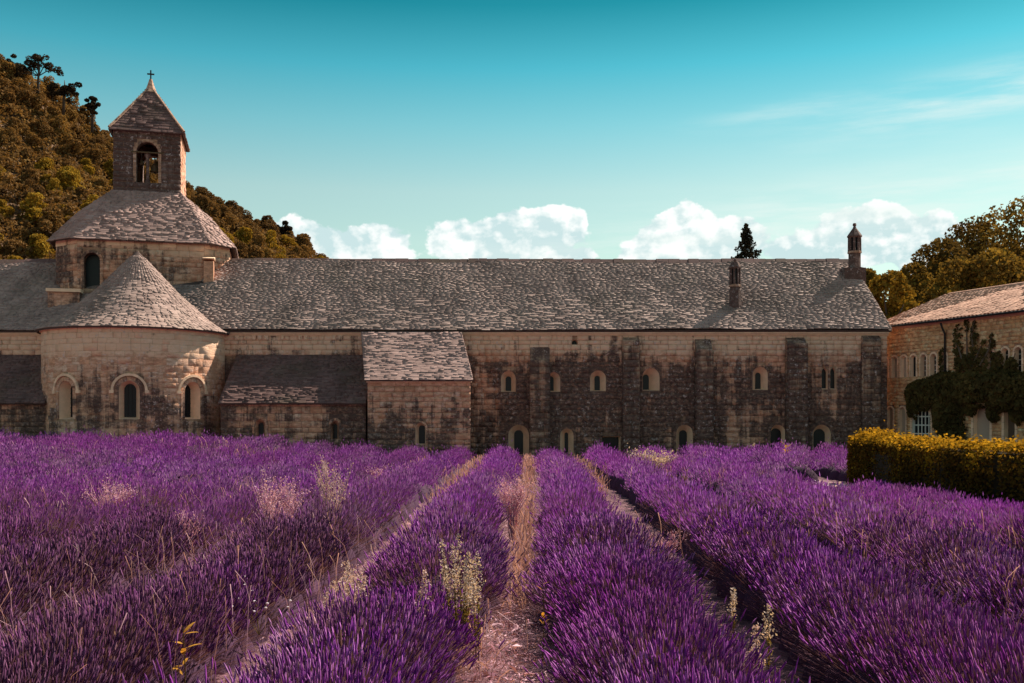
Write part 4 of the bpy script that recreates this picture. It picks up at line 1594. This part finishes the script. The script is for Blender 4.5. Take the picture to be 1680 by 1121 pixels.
# ================================================================== CREEPER on the guest house
def creeper():
    p0 = fh(hs(1560), 0, .5)
    t = thing('wall_creeper', 'dark leafy creeper arching over the doors of the guest house', 'creeper', p0)
    rs = np.random.default_rng(21)
    P, N = [], []
    # (px, py, rpx, rpy, thickness, n)
    for (px, py, rx, ry, th, n) in [(1518, 648, 30, 26, .4, 1500), (1556, 642, 42, 30, .6, 2900), (1610, 640, 50, 30, .75, 3300), (1655, 642, 45, 34, .85, 3300), (1700, 645, 40, 36, .9, 2000),
                                    (1560, 682, 26, 42, .5, 2500), (1572, 715, 17, 28, .45, 1000), (1634, 672, 12, 22, .35, 500), (1676, 676, 14, 22, .4, 500), (1500, 664, 9, 26, .25, 400), (1596, 668, 10, 16, .3, 300),
                                    (1590, 600, 22, 20, .20, 380), (1574, 566, 8, 36, .12, 150), (1601, 560, 7, 34, .12, 140), (1616, 588, 8, 30, .14, 180), (1588, 530, 4, 16, .08, 40), (1640, 600, 9, 24, .2, 240),
                                    (1664, 602, 12, 16, .25, 320), (1548, 596, 5, 28, .10, 100), (1629, 566, 4, 22, .08, 60), (1560, 618, 26, 8, .25, 320), (1650, 612, 30, 8, .3, 320)]:
        for _ in range(n):
            a, r_ = rs.random() * 6.283, math.sqrt(rs.random())
            x, y = px + rx * r_ * math.cos(a), py + ry * r_ * math.sin(a)
            s = hs(x)
            lump = .75 + .5 * float(vnoise(x * .12, y * .12, 2))
            if float(vnoise(x * .16, y * .16, 5)) < .10 + .22 * r_ ** 3:
                continue
            q = fh(s, hz(x, y), .05 + th * lump * math.sqrt(max(0.02, 1 - r_ ** 2.5)) * rs.uniform(.75, 1.05))
            P.append(tuple(q))
            N.append((HN.x, HN.y, .35))
    V, Q = leaf_quads(np.array(P), np.array(N), .17, rs, 1.3, .6)
    link('leaves', np_mesh('leaves', V, Q), MAT['leaf_ivy'], t, 'stuff')
    mb = MB()
    for (pa, qa, pb, qb) in ((1565, 735, 1560, 640), (1575, 735, 1590, 600), (1590, 640, 1588, 530), (1585, 600, 1565, 548), (1594, 610, 1616, 560), (1600, 570, 1603, 520), (1640, 625, 1643, 575), (1660, 640, 1668, 580), (1612, 600, 1630, 545)):
        a, b = fh(hs(pa), hz(pa, qa), .15), fh(hs(pb), hz(pb, qb), .10)
        m = (a + b) / 2 + HE * R.uniform(-.2, .2)
        mb.tube([a, m, b], [.06, .045, .02], 6)
    mb.build('stem', MAT['bark'], t)


creeper()

# ================================================================== LAVENDER
VPX = 872


def row_x(off, y):
    return off + (VPX - 840) / F * y


def lav_mat(name='lavender_flower', dull=0.):
    m, t, p = new_mat(name)
    g = t.add('ShaderNodeNewGeometry')
    r, pos = g.outputs['Random Per Island'], g.outputs['Position']
    big = t.noise(pos, .42, 4, .6)
    sm = t.noise(pos, 2.2, 3, .6)
    c = t.ramp(r, [(0, (0.089, 0.016, 0.107)), (.35, (0.210, 0.035, 0.269)), (.75, (0.346, 0.073, 0.419)), (1, (0.609, 0.231, 0.624))])
    dry = t.m('MULTIPLY', t.ss(t.m('ADD', t.m('MULTIPLY', big, .55), t.m('MULTIPLY', sm, .45)), .43, .62), t.ss(r, .15, .6))
    c = t.mix(t.m('MULTIPLY', dry, .8), c, (.36, .215, .29))
    c = t.mix(t.ss(t.noise(pos, .16, 2), .42, .62, 0, .5), c, (.25, .035, .24))
    c = t.mix(t.ss(t.noise(pos, 1.1, 4, .65), .50, .68, 0, .75), c, (.13, .050, .095))
    if dull:
        sy_ = t.add('ShaderNodeSeparateXYZ', {0: pos}).outputs[1]
        c = t.mix(t.m('MULTIPLY', t.ss(t.noise(pos, .5, 4, .65), .36, .62, dull * .45, dull), t.ss(sy_, 10, 24, 1, .22)), c, t.mix(r, (.055, .028, .040), (.20, .085, .145)))
    d = t.add('ShaderNodeBsdfDiffuse', {'Color': c})
    tr = t.add('ShaderNodeBsdfTranslucent', {'Color': c})
    ms = t.add('ShaderNodeMixShader', {0: .28})
    t.put(ms.inputs[1], d.outputs[0])
    t.put(ms.inputs[2], tr.outputs[0])
    out = [n_ for n_ in m.node_tree.nodes if n_.type == 'OUTPUT_MATERIAL'][0]
    t.put(out.inputs[0], ms.outputs[0])
    return m


MAT['lav'] = lav_mat()
MAT['lav_dull'] = lav_mat('dull_lavender_flower', .85)  # browner, darker mix for the left rows, strongest near the camera
MAT['lav_stem'] = leaf_mat('lavender_stem', [(0, (.055, .022, .045)), (.5, (.12, .058, .085)), (1, (.30, .18, .20))], .3, 1.2, tcol=.9)
MAT['lav_core'] = plain('lavender_leaves', (.050, .018, .042), .95, .4, 6., .05)
SPIKE = {}


def hedge_block(x, y):
    """1 where the hedge, its far side and the gravel strip keep the lavender out"""
    hx_ = np.array([p[0] for p in HEDGE])
    hy_ = np.array([p[1] for p in HEDGE])
    yl = np.interp(x, hx_, hy_)
    yl = np.where(x < 11.4, 34.5 - (x - 9.8) * 5.5, yl)
    return ((x > 9.8) & (y > yl - 2.8)) & ~((y > 35.4) & (x < 15.5)) | ((x > 9.3) & (y > 30.5) & (y < 35.5)) | ((x > 6.6) & (x < 9.5) & (y > 33.2) & (y < 35.2))


def lavender_row(off, label, i):
    rs = np.random.default_rng(500 + i)
    ys = np.arange(4.2, 48.6, .60) + rs.uniform(-.12, .12, 75)[:len(np.arange(4.2, 48.6, .60))]
    x = row_x(off, ys) + rs.normal(0, .05, len(ys)) + .10 * np.sin(ys * .23 + i)
    k = (np.abs(x) < .545 * ys + 2.2) & ~hedge_block(x, ys)
    # ragged places where plants died
    ht = .90 * (.80 + .36 * vnoise(ys * .9, np.full(len(ys), i * 3.7), 4)) * rs.uniform(.9, 1.08, len(ys))
    wd = .83 * (.82 + .34 * vnoise(ys * .8, np.full(len(ys), i * 5.1), 9))
    if i == 100:                              # row left of the middle path: thin, weedy spot, then a bush standing off to the left
        g = (ys > 8.4) & (ys < 11.2)
        ht[g] *= .50
        wd[g] *= .78
        x[ys < 9.5] -= .16
    if i in (100, 101):
        wd[ys > 11] *= 1.06
    if i >= 102:
        wd *= .94
        ht *= 1.08
    if i == 101:
        wd[ys < 16] *= 1.12
        x[ys < 12] -= .10
    low = sstep(x, 5.5, 9.5) * sstep(ys, 12, 18) * sstep(-ys, -34, -28)
    ht = ht * (1 - .42 * low)
    if i > 103 or i < 97:
        g = rs.random(len(ys)) < .07
        ht[g] *= .6
    ys, x, ht, wd = ys[k], x[k], ht[k], wd[k]
    if not len(ys):
        return
    gr = gz(x, ys)
    t = thing('lavender_row', label, 'lavender row', (float(x[0]), float(ys[0]), float(gr[0])), 'parallel rows of flowering lavender')
    # leafy core
    Vs, Qs, b = [], [], 0
    nu, nv = 8, 4
    th = np.linspace(0, 2 * np.pi, nu, endpoint=False)
    ph = np.linspace(0.08, np.pi / 2, nv)
    for j in range(len(ys)):
        S = np.array([[math.sin(a) * math.cos(c), math.sin(a) * math.sin(c), math.cos(a)] for a in ph for c in th])
        V = S * np.array([wd[j] * .74, .52, ht[j] * .66]) * rs.uniform(.9, 1.1, (len(S), 1)) + np.array([x[j], ys[j], gr[j] - .02])
        Q = [(q * nu + p, q * nu + (p + 1) % nu, (q + 1) * nu + (p + 1) % nu, (q + 1) * nu + p) for q in range(nv - 1) for p in range(nu)]
        Vs.append(V)
        Qs.append(np.array(Q) + b)
        b += len(V)
    link('foliage', np_mesh('foliage', np.concatenate(Vs), np.concatenate(Qs), True), MAT['lav_core'], t, 'stuff')
    # spikes
    nper = np.interp(ys, [4, 9, 14, 25, 48], [1000, 800, 560, 330, 210]).astype(int)
    pid = np.repeat(np.arange(len(ys)), nper)
    n = len(pid)
    ca_ = rs.uniform(.30 if i in (100, 101) else .42, 1, n) ** .80
    sa_ = np.sqrt(1 - ca_ ** 2)
    f_ = rs.uniform(0, 2 * np.pi, n)
    rd = rs.normal(1.0, .085, n) + (rs.random(n) < .04) * rs.uniform(.05, .28, n)
    dirs = np.stack([sa_ * np.cos(f_), sa_ * np.sin(f_), ca_], 1)
    tip = np.stack([dirs[:, 0] * wd[pid] * rd, dirs[:, 1] * .60 * rd, dirs[:, 2] * ht[pid] * rd], 1)
    cen = np.stack([x[pid], ys[pid], gr[pid]], 1)
    axis = dirs * np.array([.75, .55, 1.0]) + np.array([0, 0, .35]) + rs.normal(0, .13, (n, 3))
    axis /= np.linalg.norm(axis, axis=1)[:, None]
    tipw = cen + tip + np.array([0, 0, .06])
    dist = ys[pid]
    big = np.interp(dist, [4, 10, 25, 48], [1.0, 1.15, 1.7, 2.3])
    hl = rs.uniform(.055, .115, n) * np.interp(dist, [4, 25, 48], [1.0, 1.25, 1.5])
    hw_ = rs.uniform(.0052, .0085, n) * big
    side = np.cross(axis, rs.normal(0, 1, (n, 3)))
    side /= np.linalg.norm(side, axis=1)[:, None]
    sd2 = np.cross(axis, side)
    base = tipw - axis * hl[:, None]
    # near: three-sided spindles with a waist; far: one diamond facing a random way
    nr = dist < 15
    a = np.where(nr)[0]
    Vl, Ql, b = [], [], 0
    if len(a):
        rings = []
        for t_, w_ in ((0.0, .45), (.35, 1.0), (.72, .78), (1.0, .12)):
            for q in range(3):
                an = 2 * np.pi * q / 3 + t_
                rings.append(base[a] + axis[a] * (hl[a] * t_)[:, None] + (side[a] * math.cos(an) + sd2[a] * math.sin(an)) * (hw_[a] * w_)[:, None])
        V = np.stack(rings, 1).reshape(-1, 3)
        q0 = np.array([(r_ * 3 + c, r_ * 3 + (c + 1) % 3, (r_ + 1) * 3 + (c + 1) % 3, (r_ + 1) * 3 + c) for r_ in range(3) for c in range(3)])
        Q = (q0[None] + (np.arange(len(a)) * 12)[:, None, None]).reshape(-1, 4)
        Vl.append(V)
        Ql.append(Q)
        b = len(V)
    a = np.where(~nr)[0]
    if len(a):
        m = base[a] + axis[a] * (hl[a] * .45)[:, None]
        V = np.stack([base[a], m + side[a] * hw_[a][:, None] * 1.1, tipw[a], m - side[a] * hw_[a][:, None] * 1.1], 1).reshape(-1, 3)
        Vl.append(V)
        Ql.append(np.arange(len(V)).reshape(-1, 4) + b)
    link('flower_spikes', np_mesh('flower_spikes', np.concatenate(Vl), np.concatenate(Ql)), MAT['lav_dull' if i <= 99 else 'lav'], t, 'stuff')
    # stems, near rows only
    a = np.where((dist < 24) & (rs.random(n) < np.interp(dist, [4, 14, 24], [1, .8, .25])))[0]
    if len(a):
        lo = cen[a] + tip[a] * np.array([.45, .45, .40])
        w_ = (rs.uniform(.0014, .0026, len(a)) * np.interp(dist[a], [4, 24], [1, 2.2]))[:, None]
        V = np.stack([lo - side[a] * w_, lo + side[a] * w_, base[a] + side[a] * w_, base[a] - side[a] * w_], 1).reshape(-1, 3)
        m_ = int(len(a) * .55)
        b_ = rs.choice(a, m_)
        c2 = rs.uniform(.02, .5, m_)
        s2 = np.sqrt(1 - c2 ** 2)
        f2 = rs.uniform(0, 2 * np.pi, m_)
        d2 = np.stack([s2 * np.cos(f2) * wd[pid[b_]], s2 * np.sin(f2) * .6, c2 * ht[pid[b_]]], 1) * rs.uniform(.8, 1.08, (m_, 1))
        w2 = (rs.uniform(.0025, .0055, m_) * np.interp(dist[b_], [4, 24], [1, 1.6]))[:, None]
        t2 = cen[b_] + d2 + np.array([0, 0, .05])
        l2 = cen[b_] + d2 * .62
        V2 = np.stack([l2 - side[b_] * w2, l2 + side[b_] * w2, t2 + side[b_] * w2 * .4, t2 - side[b_] * w2 * .4], 1).reshape(-1, 3)
        V = np.concatenate([V, V2])
        link('stems', np_mesh('stems', V, np.arange(len(V)).reshape(-1, 4)), MAT['lav_stem'], t, 'stuff')


ORD = ['first', 'second', 'third', 'fourth', 'fifth', 'sixth', 'seventh', 'eighth', 'ninth', 'tenth', 'eleventh', 'twelfth', 'thirteenth', 'fourteenth']
for i in range(13):
    lavender_row(.98 + 2.2 * i, f'purple lavender row, {ORD[i]} to the right of the straw-grown middle path', 101 + i)
for i in range(13):
    lavender_row(-1.25 - 2.2 * i, f'purple lavender row, {ORD[i]} to the left of the straw-grown middle path', 100 - i)


# ================================================================== PATH LITTER, DRY GRASS
def litter():
    rs = np.random.default_rng(77)
    # fallen straw and petals between the rows
    P = []
    for g, n in ((-.17, 17000), (-2.35, 9000), (2.08, 1200), (-4.55, 2500), (4.28, 800)):
        y = 5 + 26 * rs.random(n) ** 1.7
        x = row_x(g, y) + rs.normal(0, .26, n)
        P.append(np.stack([x, y, gz(x, y) + .045 + rs.random(n) * .05], 1))
    n = 5000
    y = rs.uniform(8.3, 11.2, n)
    x = row_x(-1.0, y) + rs.normal(0, .45, n)
    P.append(np.stack([x, y, gz(x, y) + .05 + rs.random(n) * .06], 1))
    P = np.concatenate(P)
    pick = rs.random(len(P)) < .03
    V, Q = merge([leaf_quads(P, np.tile([0, 0, 1.0], (len(P), 1)), .044, rs, .30, .9), leaf_quads(P[pick] + np.array([0, 0, .02]), np.tile([0, 0, 1.0], (int(pick.sum()), 1)), .12, rs, .35, .6)])
    m = leaf_mat('straw_litter', [(0, (0.119, 0.043, 0.055)), (.5, (0.391, 0.187, 0.238)), (1, (0.714, 0.510, 0.561))], .2, 2.)
    o = link('straw_litter', np_mesh('straw_litter', V, Q), m, kind='stuff')
    tag(o, 'pinkish fallen straw and petals littering the paths between the rows', 'litter')
    # upright dry grass
    B = []
    for g, n, y0, y1, sp in ((-.15, 2600, 12, 48, .09), (-2.35, 1000, 24, 47, .12), (2.10, 500, 29, 47, .11), (4.3, 700, 30, 47, .2), (-4.55, 400, 26, 46, .2), (6.5, 900, 30, 47, .3)):
        y = rs.uniform(y0, y1, n)
        x = row_x(g, y) + rs.normal(0, sp, n)
        B.append(np.stack([x, y], 1))
    n = 1600
    B.append(np.stack([row_x(-1.3, rs.uniform(8.6, 11.2, n)) + rs.normal(0, .4, n), rs.uniform(8.6, 11.2, n)], 1))
    B = np.concatenate(B)
    n = len(B)
    z = gz(B[:, 0], B[:, 1])
    h = rs.uniform(.15, .58, n) * np.interp(B[:, 1], [8, 14, 40], [.6, .8, 1.2])
    lean = rs.normal(0, .10, (n, 2))
    a = rs.uniform(0, np.pi, n)
    w = (rs.uniform(.002, .005, n) * np.interp(B[:, 1], [8, 45], [1, 2.6]))[:, None]
    s = np.stack([np.cos(a), np.sin(a), np.zeros(n)], 1)
    p0 = np.stack([B[:, 0], B[:, 1], z], 1)
    p1 = p0 + np.stack([lean[:, 0] * .4, lean[:, 1] * .4, h * .6], 1)
    p2 = p0 + np.stack([lean[:, 0], lean[:, 1], h], 1)
    V = np.stack([p0 - s * w, p0 + s * w, p1 + s * w, p1 - s * w, p2 + s * w * 1.7, p2 - s * w * 1.7], 1).reshape(-1, 3)
    q = np.array([(0, 1, 2, 3), (3, 2, 4, 5)])
    Q = (q[None] + (np.arange(n) * 6)[:, None, None]).reshape(-1, 4)
    m = leaf_mat('dry_grass', [(0, (0.204, 0.098, 0.114)), (.5, (0.425, 0.242, 0.259)), (1, (0.663, 0.467, 0.520))], .35, 1.)
    o = link('dry_grass', np_mesh('dry_grass', V, Q), m, kind='stuff')
    tag(o, 'upright straw-coloured dry grass growing along the paths', 'grass')
    # thin dry stalks rising out of the lavender everywhere
    n = 4200
    y = 6 + 40 * rs.random(n) ** 1.1
    x = rs.uniform(-.54, .54, n) * y
    k = (vnoise(x * .5, y * .35, 31) > .66) & ~((x > 8) & (y > 16)) & ~hedge_block(x, y)
    x, y = x[k], y[k]
    n = len(x)
    z = gz(x, y) + .45
    h = rs.uniform(.30, .58, n)
    a = rs.uniform(0, np.pi, n)
    s = np.stack([np.cos(a), np.sin(a), np.zeros(n)], 1)
    w = (rs.uniform(.0009, .0020, n) * np.interp(y, [6, 45], [1, 3.0]))[:, None]
    p0 = np.stack([x, y, z], 1)
    ln_ = rs.normal(0, .12, (n, 2))
    p1 = p0 + np.stack([ln_[:, 0] * .4, ln_[:, 1] * .4, h * .7], 1)
    p2 = p0 + np.stack([ln_[:, 0], ln_[:, 1], h], 1)
    V = np.stack([p0 - s * w, p0 + s * w, p1 + s * w, p1 - s * w, p2 + s * w * 2.4, p2 - s * w * 2.4], 1).reshape(-1, 3)
    Q = (q[None] + (np.arange(n) * 6)[:, None, None]).reshape(-1, 4)
    o = link('dry_stalks', np_mesh('dry_stalks', V, Q), leaf_mat('dry_stalk', [(0, (.26, .12, .16)), (.5, (.50, .28, .32)), (1, (.80, .62, .58))], .35, 1.), kind='stuff')
    tag(o, 'thin pinkish dry stalks scattered through the lavender', 'grass')
    # pale small flowers on the strip before the hedge
    n = 2600
    y = rs.uniform(31.0, 35.3, n)
    x = 9.4 + rs.normal(0, .75, n) - (y - 33) * .55
    P = np.stack([x, y, .05 + .18 * rs.random(n)], 1)
    V, Q = leaf_quads(P, np.tile([0, -.4, .8], (n, 1)), .10, rs, 1., .5)
    o = link('pale_flowers', np_mesh('pale_flowers', V, Q), leaf_mat('pale_petals', [(0, (.40, .25, .40)), (1, (.80, .68, .80))], .3, 1.), kind='stuff')
    tag(o, 'pale lilac ground flowers on the bare strip before the hedge', 'flowers')


litter()


# ================================================================== WEEDS standing in the lavender
MAT['weed_pale'] = leaf_mat('pale_weed', [(0, (.40, .26, .26)), (1, (.72, .54, .50))], .35, 2.)
MAT['weed_pink'] = leaf_mat('pink_weed', [(0, (0.414, 0.189, 0.297)), (1, (0.765, 0.495, 0.594))], .35, 2.)
MAT['weed_cream'] = leaf_mat('cream_seed', [(0, (.40, .29, .24)), (1, (.68, .54, .47))], .35, 2.)
MAT['weed_olive'] = leaf_mat('olive_leaf', [(0, (.10, .07, .02)), (1, (.24, .165, .045))], .35, 2.)
MAT['weed_gold'] = leaf_mat('yellow_leaf', [(0, (.38, .19, .03)), (1, (.68, .36, .07))], .4, 2.)
MAT['white_petal'] = leaf_mat('white_petal', [(0, (.6, .52, .62)), (1, (.85, .8, .85))], .3, 2.)


def weed_at(px, py_base, ztop_px, h=None):
    """ground point under a weed whose base hides in the lavender (seen on the plane 0.45 m up)"""
    y = (CH - .45) * F / (py_base - 684)
    x = U(px, y)
    return x, y, float(gz(x, y)), Z(ztop_px, y)


def branchy(px, pyb, pyt, spread, label, mat, group, seed, nst=9, seeds=260, ss=.022):
    seeds, ss, nst = int(seeds * 2.2), ss * .95, int(nst * 2.4)
    """dry, much-branched weed: fine stems ending in a haze of small seeds"""
    x, y, z, zt = weed_at(px, pyb, pyt)
    h = zt - z
    t = thing('dry_weed', label, 'weed', (x, y, z), group)
    r = random.Random(seed)
    rs = np.random.default_rng(seed)
    mb = MB()
    tips = []
    k = max(1.0, y / 9)
    for i in range(nst):
        a = r.uniform(0, 6.28)
        l = spread * r.uniform(.3, 1)
        p0 = Vector((r.uniform(-.05, .05), r.uniform(-.05, .05), 0))
        p1 = Vector((math.cos(a) * l * .35, math.sin(a) * l * .35, h * .5))
        p2 = Vector((math.cos(a) * l, math.sin(a) * l, h * r.uniform(.75, 1)))
        mb.tube([p0, p1, p2], [.006 * k, .0045 * k, .002 * k], 4)
        for j in range(5):
            s = r.uniform(.35, .95)
            b0 = p1.lerp(p2, (s - .35) / .65)
            b1 = b0 + Vector((r.uniform(-1, 1) * spread * .4, r.uniform(-1, 1) * spread * .4, h * r.uniform(.06, .2)))
            mb.tube([b0, b1], [.0025 * k, .001 * k], 3)
            tips.append((b0, b1))
    mb.build('stalks', mat, t, local=True)
    P = []
    for _ in range(seeds):
        a, b = r.choice(tips)
        P.append(tuple(a.lerp(b, r.uniform(.3, 1.08)) + Vector((r.gauss(0, .02), r.gauss(0, .02), r.gauss(0, .02))) * k))
    V, Q = leaf_quads(np.array(P), np.tile([0, -1, .3], (len(P), 1)), ss * k ** .6, rs, .8, .8)
    link('seed_heads', np_mesh('seed_heads', V, Q), mat, t, 'stuff', True)


G1 = 'dry weeds standing in the lavender'
for a in [
    (455, 905, 785, .42, 'large pink branching dry weed left of centre above the lavender', MAT['weed_pink'], G1, 1, 16, 700, .02),
    (548, 880, 752, .34, 'tall pale umbel-like dry weed right of the large pink weed', MAT['weed_pale'], G1, 2, 7, 260, .02),
    (310, 895, 838, .22, 'thin two-stemmed dry weed left of the large pink weed', MAT['weed_pink'], G1, 3, 5, 120, .018),
    (180, 850, 790, .55, 'wide low pink dry weed at the far left', MAT['weed_pink'], G1, 4, 10, 380, .02),
    (275, 825, 798, .35, 'small pink tuft of dry weed at the left, behind the wide low one', MAT['weed_pink'], G1, 5, 8, 240, .02),
    (330, 980, 915, .22, 'faint pink dry weed low in the left foreground', MAT['weed_pink'], G1, 6, 6, 160, .014),
    (840, 850, 790, .45, 'rounded pinkish dry weed on the row just left of the middle path', MAT['weed_pink'], G1, 7, 16, 650, .018),
    (1085, 905, 868, .4, 'spindly pinkish dry weed in the gap right of the middle row', MAT['weed_pink'], G1, 8, 7, 220, .016),
    (640, 790, 768, .7, 'pale pink weed tuft far back on the left rows', MAT['weed_pink'], G1, 9, 10, 300, .022),
    (1075, 772, 742, 1.1, 'cream dry weed clump at the far end of the rows right of centre', MAT['weed_cream'], G1, 10, 14, 420, .03),
]:
    branchy(*a)


def plume(px, pyb, pyt, label, seed, mat, leaf, n=1, spread=.0, wid=.03, group='pale seed plumes among the lavender'):
    """upright stalk(s) with a dense seed plume on top"""
    x, y, z, zt = weed_at(px, pyb, pyt)
    h = zt - z
    t = thing('plume_weed', label, 'weed', (x, y, z), group)
    r = random.Random(seed)
    rs = np.random.default_rng(seed)
    mb = MB()
    P, PL = [], []
    k = max(1.0, y / 8)
    for i in range(n):
        a = r.uniform(0, 6.28)
        hh = h * (1 if i == 0 else r.uniform(.55, .95))
        b = Vector((math.cos(a) * spread * .3, math.sin(a) * spread * .3, 0)) if n > 1 else Vector((0, 0, 0))
        e = Vector((math.cos(a) * spread, math.sin(a) * spread, hh)) if i else Vector((0, 0, hh))
        mb.tube([b, b.lerp(e, .5) + Vector((r.gauss(0, .01), 0, 0)), e], [.006, .005, .002], 5)
        for _ in range(150):
            s = r.uniform(.62, 1.02)
            env = math.sin(min(1, max(0, (s - .58) / .44)) * math.pi) ** .6 * wid + .006
            P.append(tuple(b.lerp(e, s) + Vector((r.gauss(0, env), r.gauss(0, env), r.gauss(0, .012)))))
        for _ in range(36):
            s = r.uniform(.08, .62)
            PL.append(tuple(b.lerp(e, s) + Vector((r.gauss(0, .018), r.gauss(0, .018), 0))))
    mb.build('stalks', MAT['weed_olive'], t, local=True)
    V, Q = leaf_quads(np.array(P), np.tile([0, -1, .4], (len(P), 1)), .022 * k ** .5, rs, .8, .8)
    link('seed_plume', np_mesh('seed_plume', V, Q), mat, t, 'stuff', True)
    V, Q = leaf_quads(np.array(PL), np.tile([0, -1, .1], (len(PL), 1)), .075, rs, .25, .6)
    link('leaves', np_mesh('leaves', V, Q), leaf, t, 'stuff', True)


plume(752, 1010, 880, 'big clump of tall cream plumes beside the middle path', 1, MAT['weed_cream'], MAT['weed_olive'], 10, .16, .020)
plume(783, 1020, 912, 'slender cream plume just right of the big plume clump', 2, MAT['weed_cream'], MAT['weed_olive'], 2, .05, .022)
plume(697, 1010, 940, 'short tan plume left of the big plume clump', 3, MAT['weed_pale'], MAT['weed_olive'], 3, .07, .024)
plume(570, 1000, 925, 'bushy tan seed clump at the gap left of the short plume', 4, MAT['weed_pale'], MAT['weed_olive'], 12, .20, .035)
plume(977, 905, 847, 'single white plume on the row right of the middle path', 5, MAT['weed_cream'], MAT['weed_olive'], 1, 0, .020)
plume(1203, 1015, 968, 'upright cream plume in the gap in the right foreground', 6, MAT['weed_cream'], MAT['weed_olive'], 1, 0, .016)
plume(1260, 1050, 995, 'feathery cream plume right of the upright one in the right foreground', 7, MAT['weed_cream'], MAT['weed_olive'], 1, 0, .024)
plume(1241, 1060, 1028, 'squat pale plume between the two cream plumes in the right foreground', 8, MAT['weed_pale'], MAT['weed_olive'], 2, .03, .022)
plume(1237, 755, 728, 'tiny pale stalk standing before the wall right of the third buttress', 9, MAT['weed_cream'], MAT['weed_olive'], 2, .1, .05)


def leafy(px, pyb, pyt, label, seed, n=7, ll=.12, mat='weed_gold'):
    x, y, z, zt = weed_at(px, pyb, pyt)
    h = zt - z
    t = thing('yellow_weed', label, 'weed', (x, y, z), 'yellow-leaved weeds in the lavender')
    r = random.Random(seed)
    mb = MB()
    mb.tube([(0, 0, 0), (.02, 0, h * .5), (0, 0, h)], [.006, .005, .003], 5)
    mb.build('stalk', MAT['weed_olive'], t, local=True)
    for i in range(n):
        a = r.uniform(0, 6.28)
        zz = h * r.uniform(.45, 1)
        l = ll * r.uniform(.6, 1.2)
        d = Vector((math.cos(a) * r.uniform(.4, 1), math.sin(a) * .6, r.uniform(.1, 1.3))).normalized()
        s = d.cross(Vector((0, 0, 1))).normalized()
        p = Vector((0, 0, zz))
        up_ = s.cross(d)
        vs, fs = [p], []
        for q, w in ((.3, .14), (.6, .16), (.85, .09)):
            c = p + d * l * q + up_ * (-.25 * l * q * q)
            vs += [c - s * l * w, c + up_ * -.02 * l, c + s * l * w]
        vs.append(p + d * l + up_ * (-.28 * l))
        fs = [(0, 1, 2), (0, 2, 3), (1, 4, 5, 2), (2, 5, 6, 3), (4, 7, 8, 5), (5, 8, 9, 6), (7, 10, 8), (8, 10, 9)]
        MB().add(vs, fs).build('leaf', MAT[mat], t, local=True)


leafy(300, 1085, 1028, 'bright yellow-leaved weed in the left foreground', 1, 9, .13)
leafy(165, 1085, 1068, 'small yellow-leaved weed left of the bright one in the left foreground', 2, 4, .10)
leafy(150, 915, 888, 'yellow-leaved weed farther back on the left', 3, 6, .16)
leafy(547, 870, 840, 'yellow-leaved weed at the foot of the tall pale umbel', 4, 5, .14)
leafy(890, 1010, 950, 'sparse yellow-leaved weed hanging over the right edge of the middle path', 5, 7, .09)
leafy(1090, 1070, 1045, 'yellow-orange leaved weed low in the right row of the foreground', 6, 5, .10)
leafy(1290, 756, 728, 'golden leafy weed before the doorway right of the fourth buttress', 7, 16, .30)


def daisies(px, pyb, pyt, label, seed):
    x, y, z, zt = weed_at(px, pyb, pyt)
    h = zt - z
    t = thing('white_flower', label, 'flower', (x, y, z), 'small white flowers in the lavender')
    r = random.Random(seed)
    mb, fl = MB(), MB()
    for i in range(9):
        e = Vector((r.uniform(-.28, .28), r.uniform(-.15, .15), h * r.uniform(.8, 1.02)))
        mb.tube([(0, 0, h * .4), e * .6 + Vector((0, 0, h * .3)), e], [.003, .0025, .002], 4)
        fl.lathe((e.x, e.y, e.z), [(.004, -.008), (.015, 0), (.013, .008), (.003, .012)], 7)
    mb.build('stalks', MAT['weed_olive'], t, local=True)
    fl.build('blooms', MAT['white_petal'], t, local=True)


daisies(385, 985, 945, 'spray of small white button flowers in the left foreground', 1)
daisies(425, 1008, 982, 'second, lower spray of white button flowers nearer the pink path', 2)
daisies(12, 985, 970, 'small white flowers at the left photo edge in the foreground', 3)
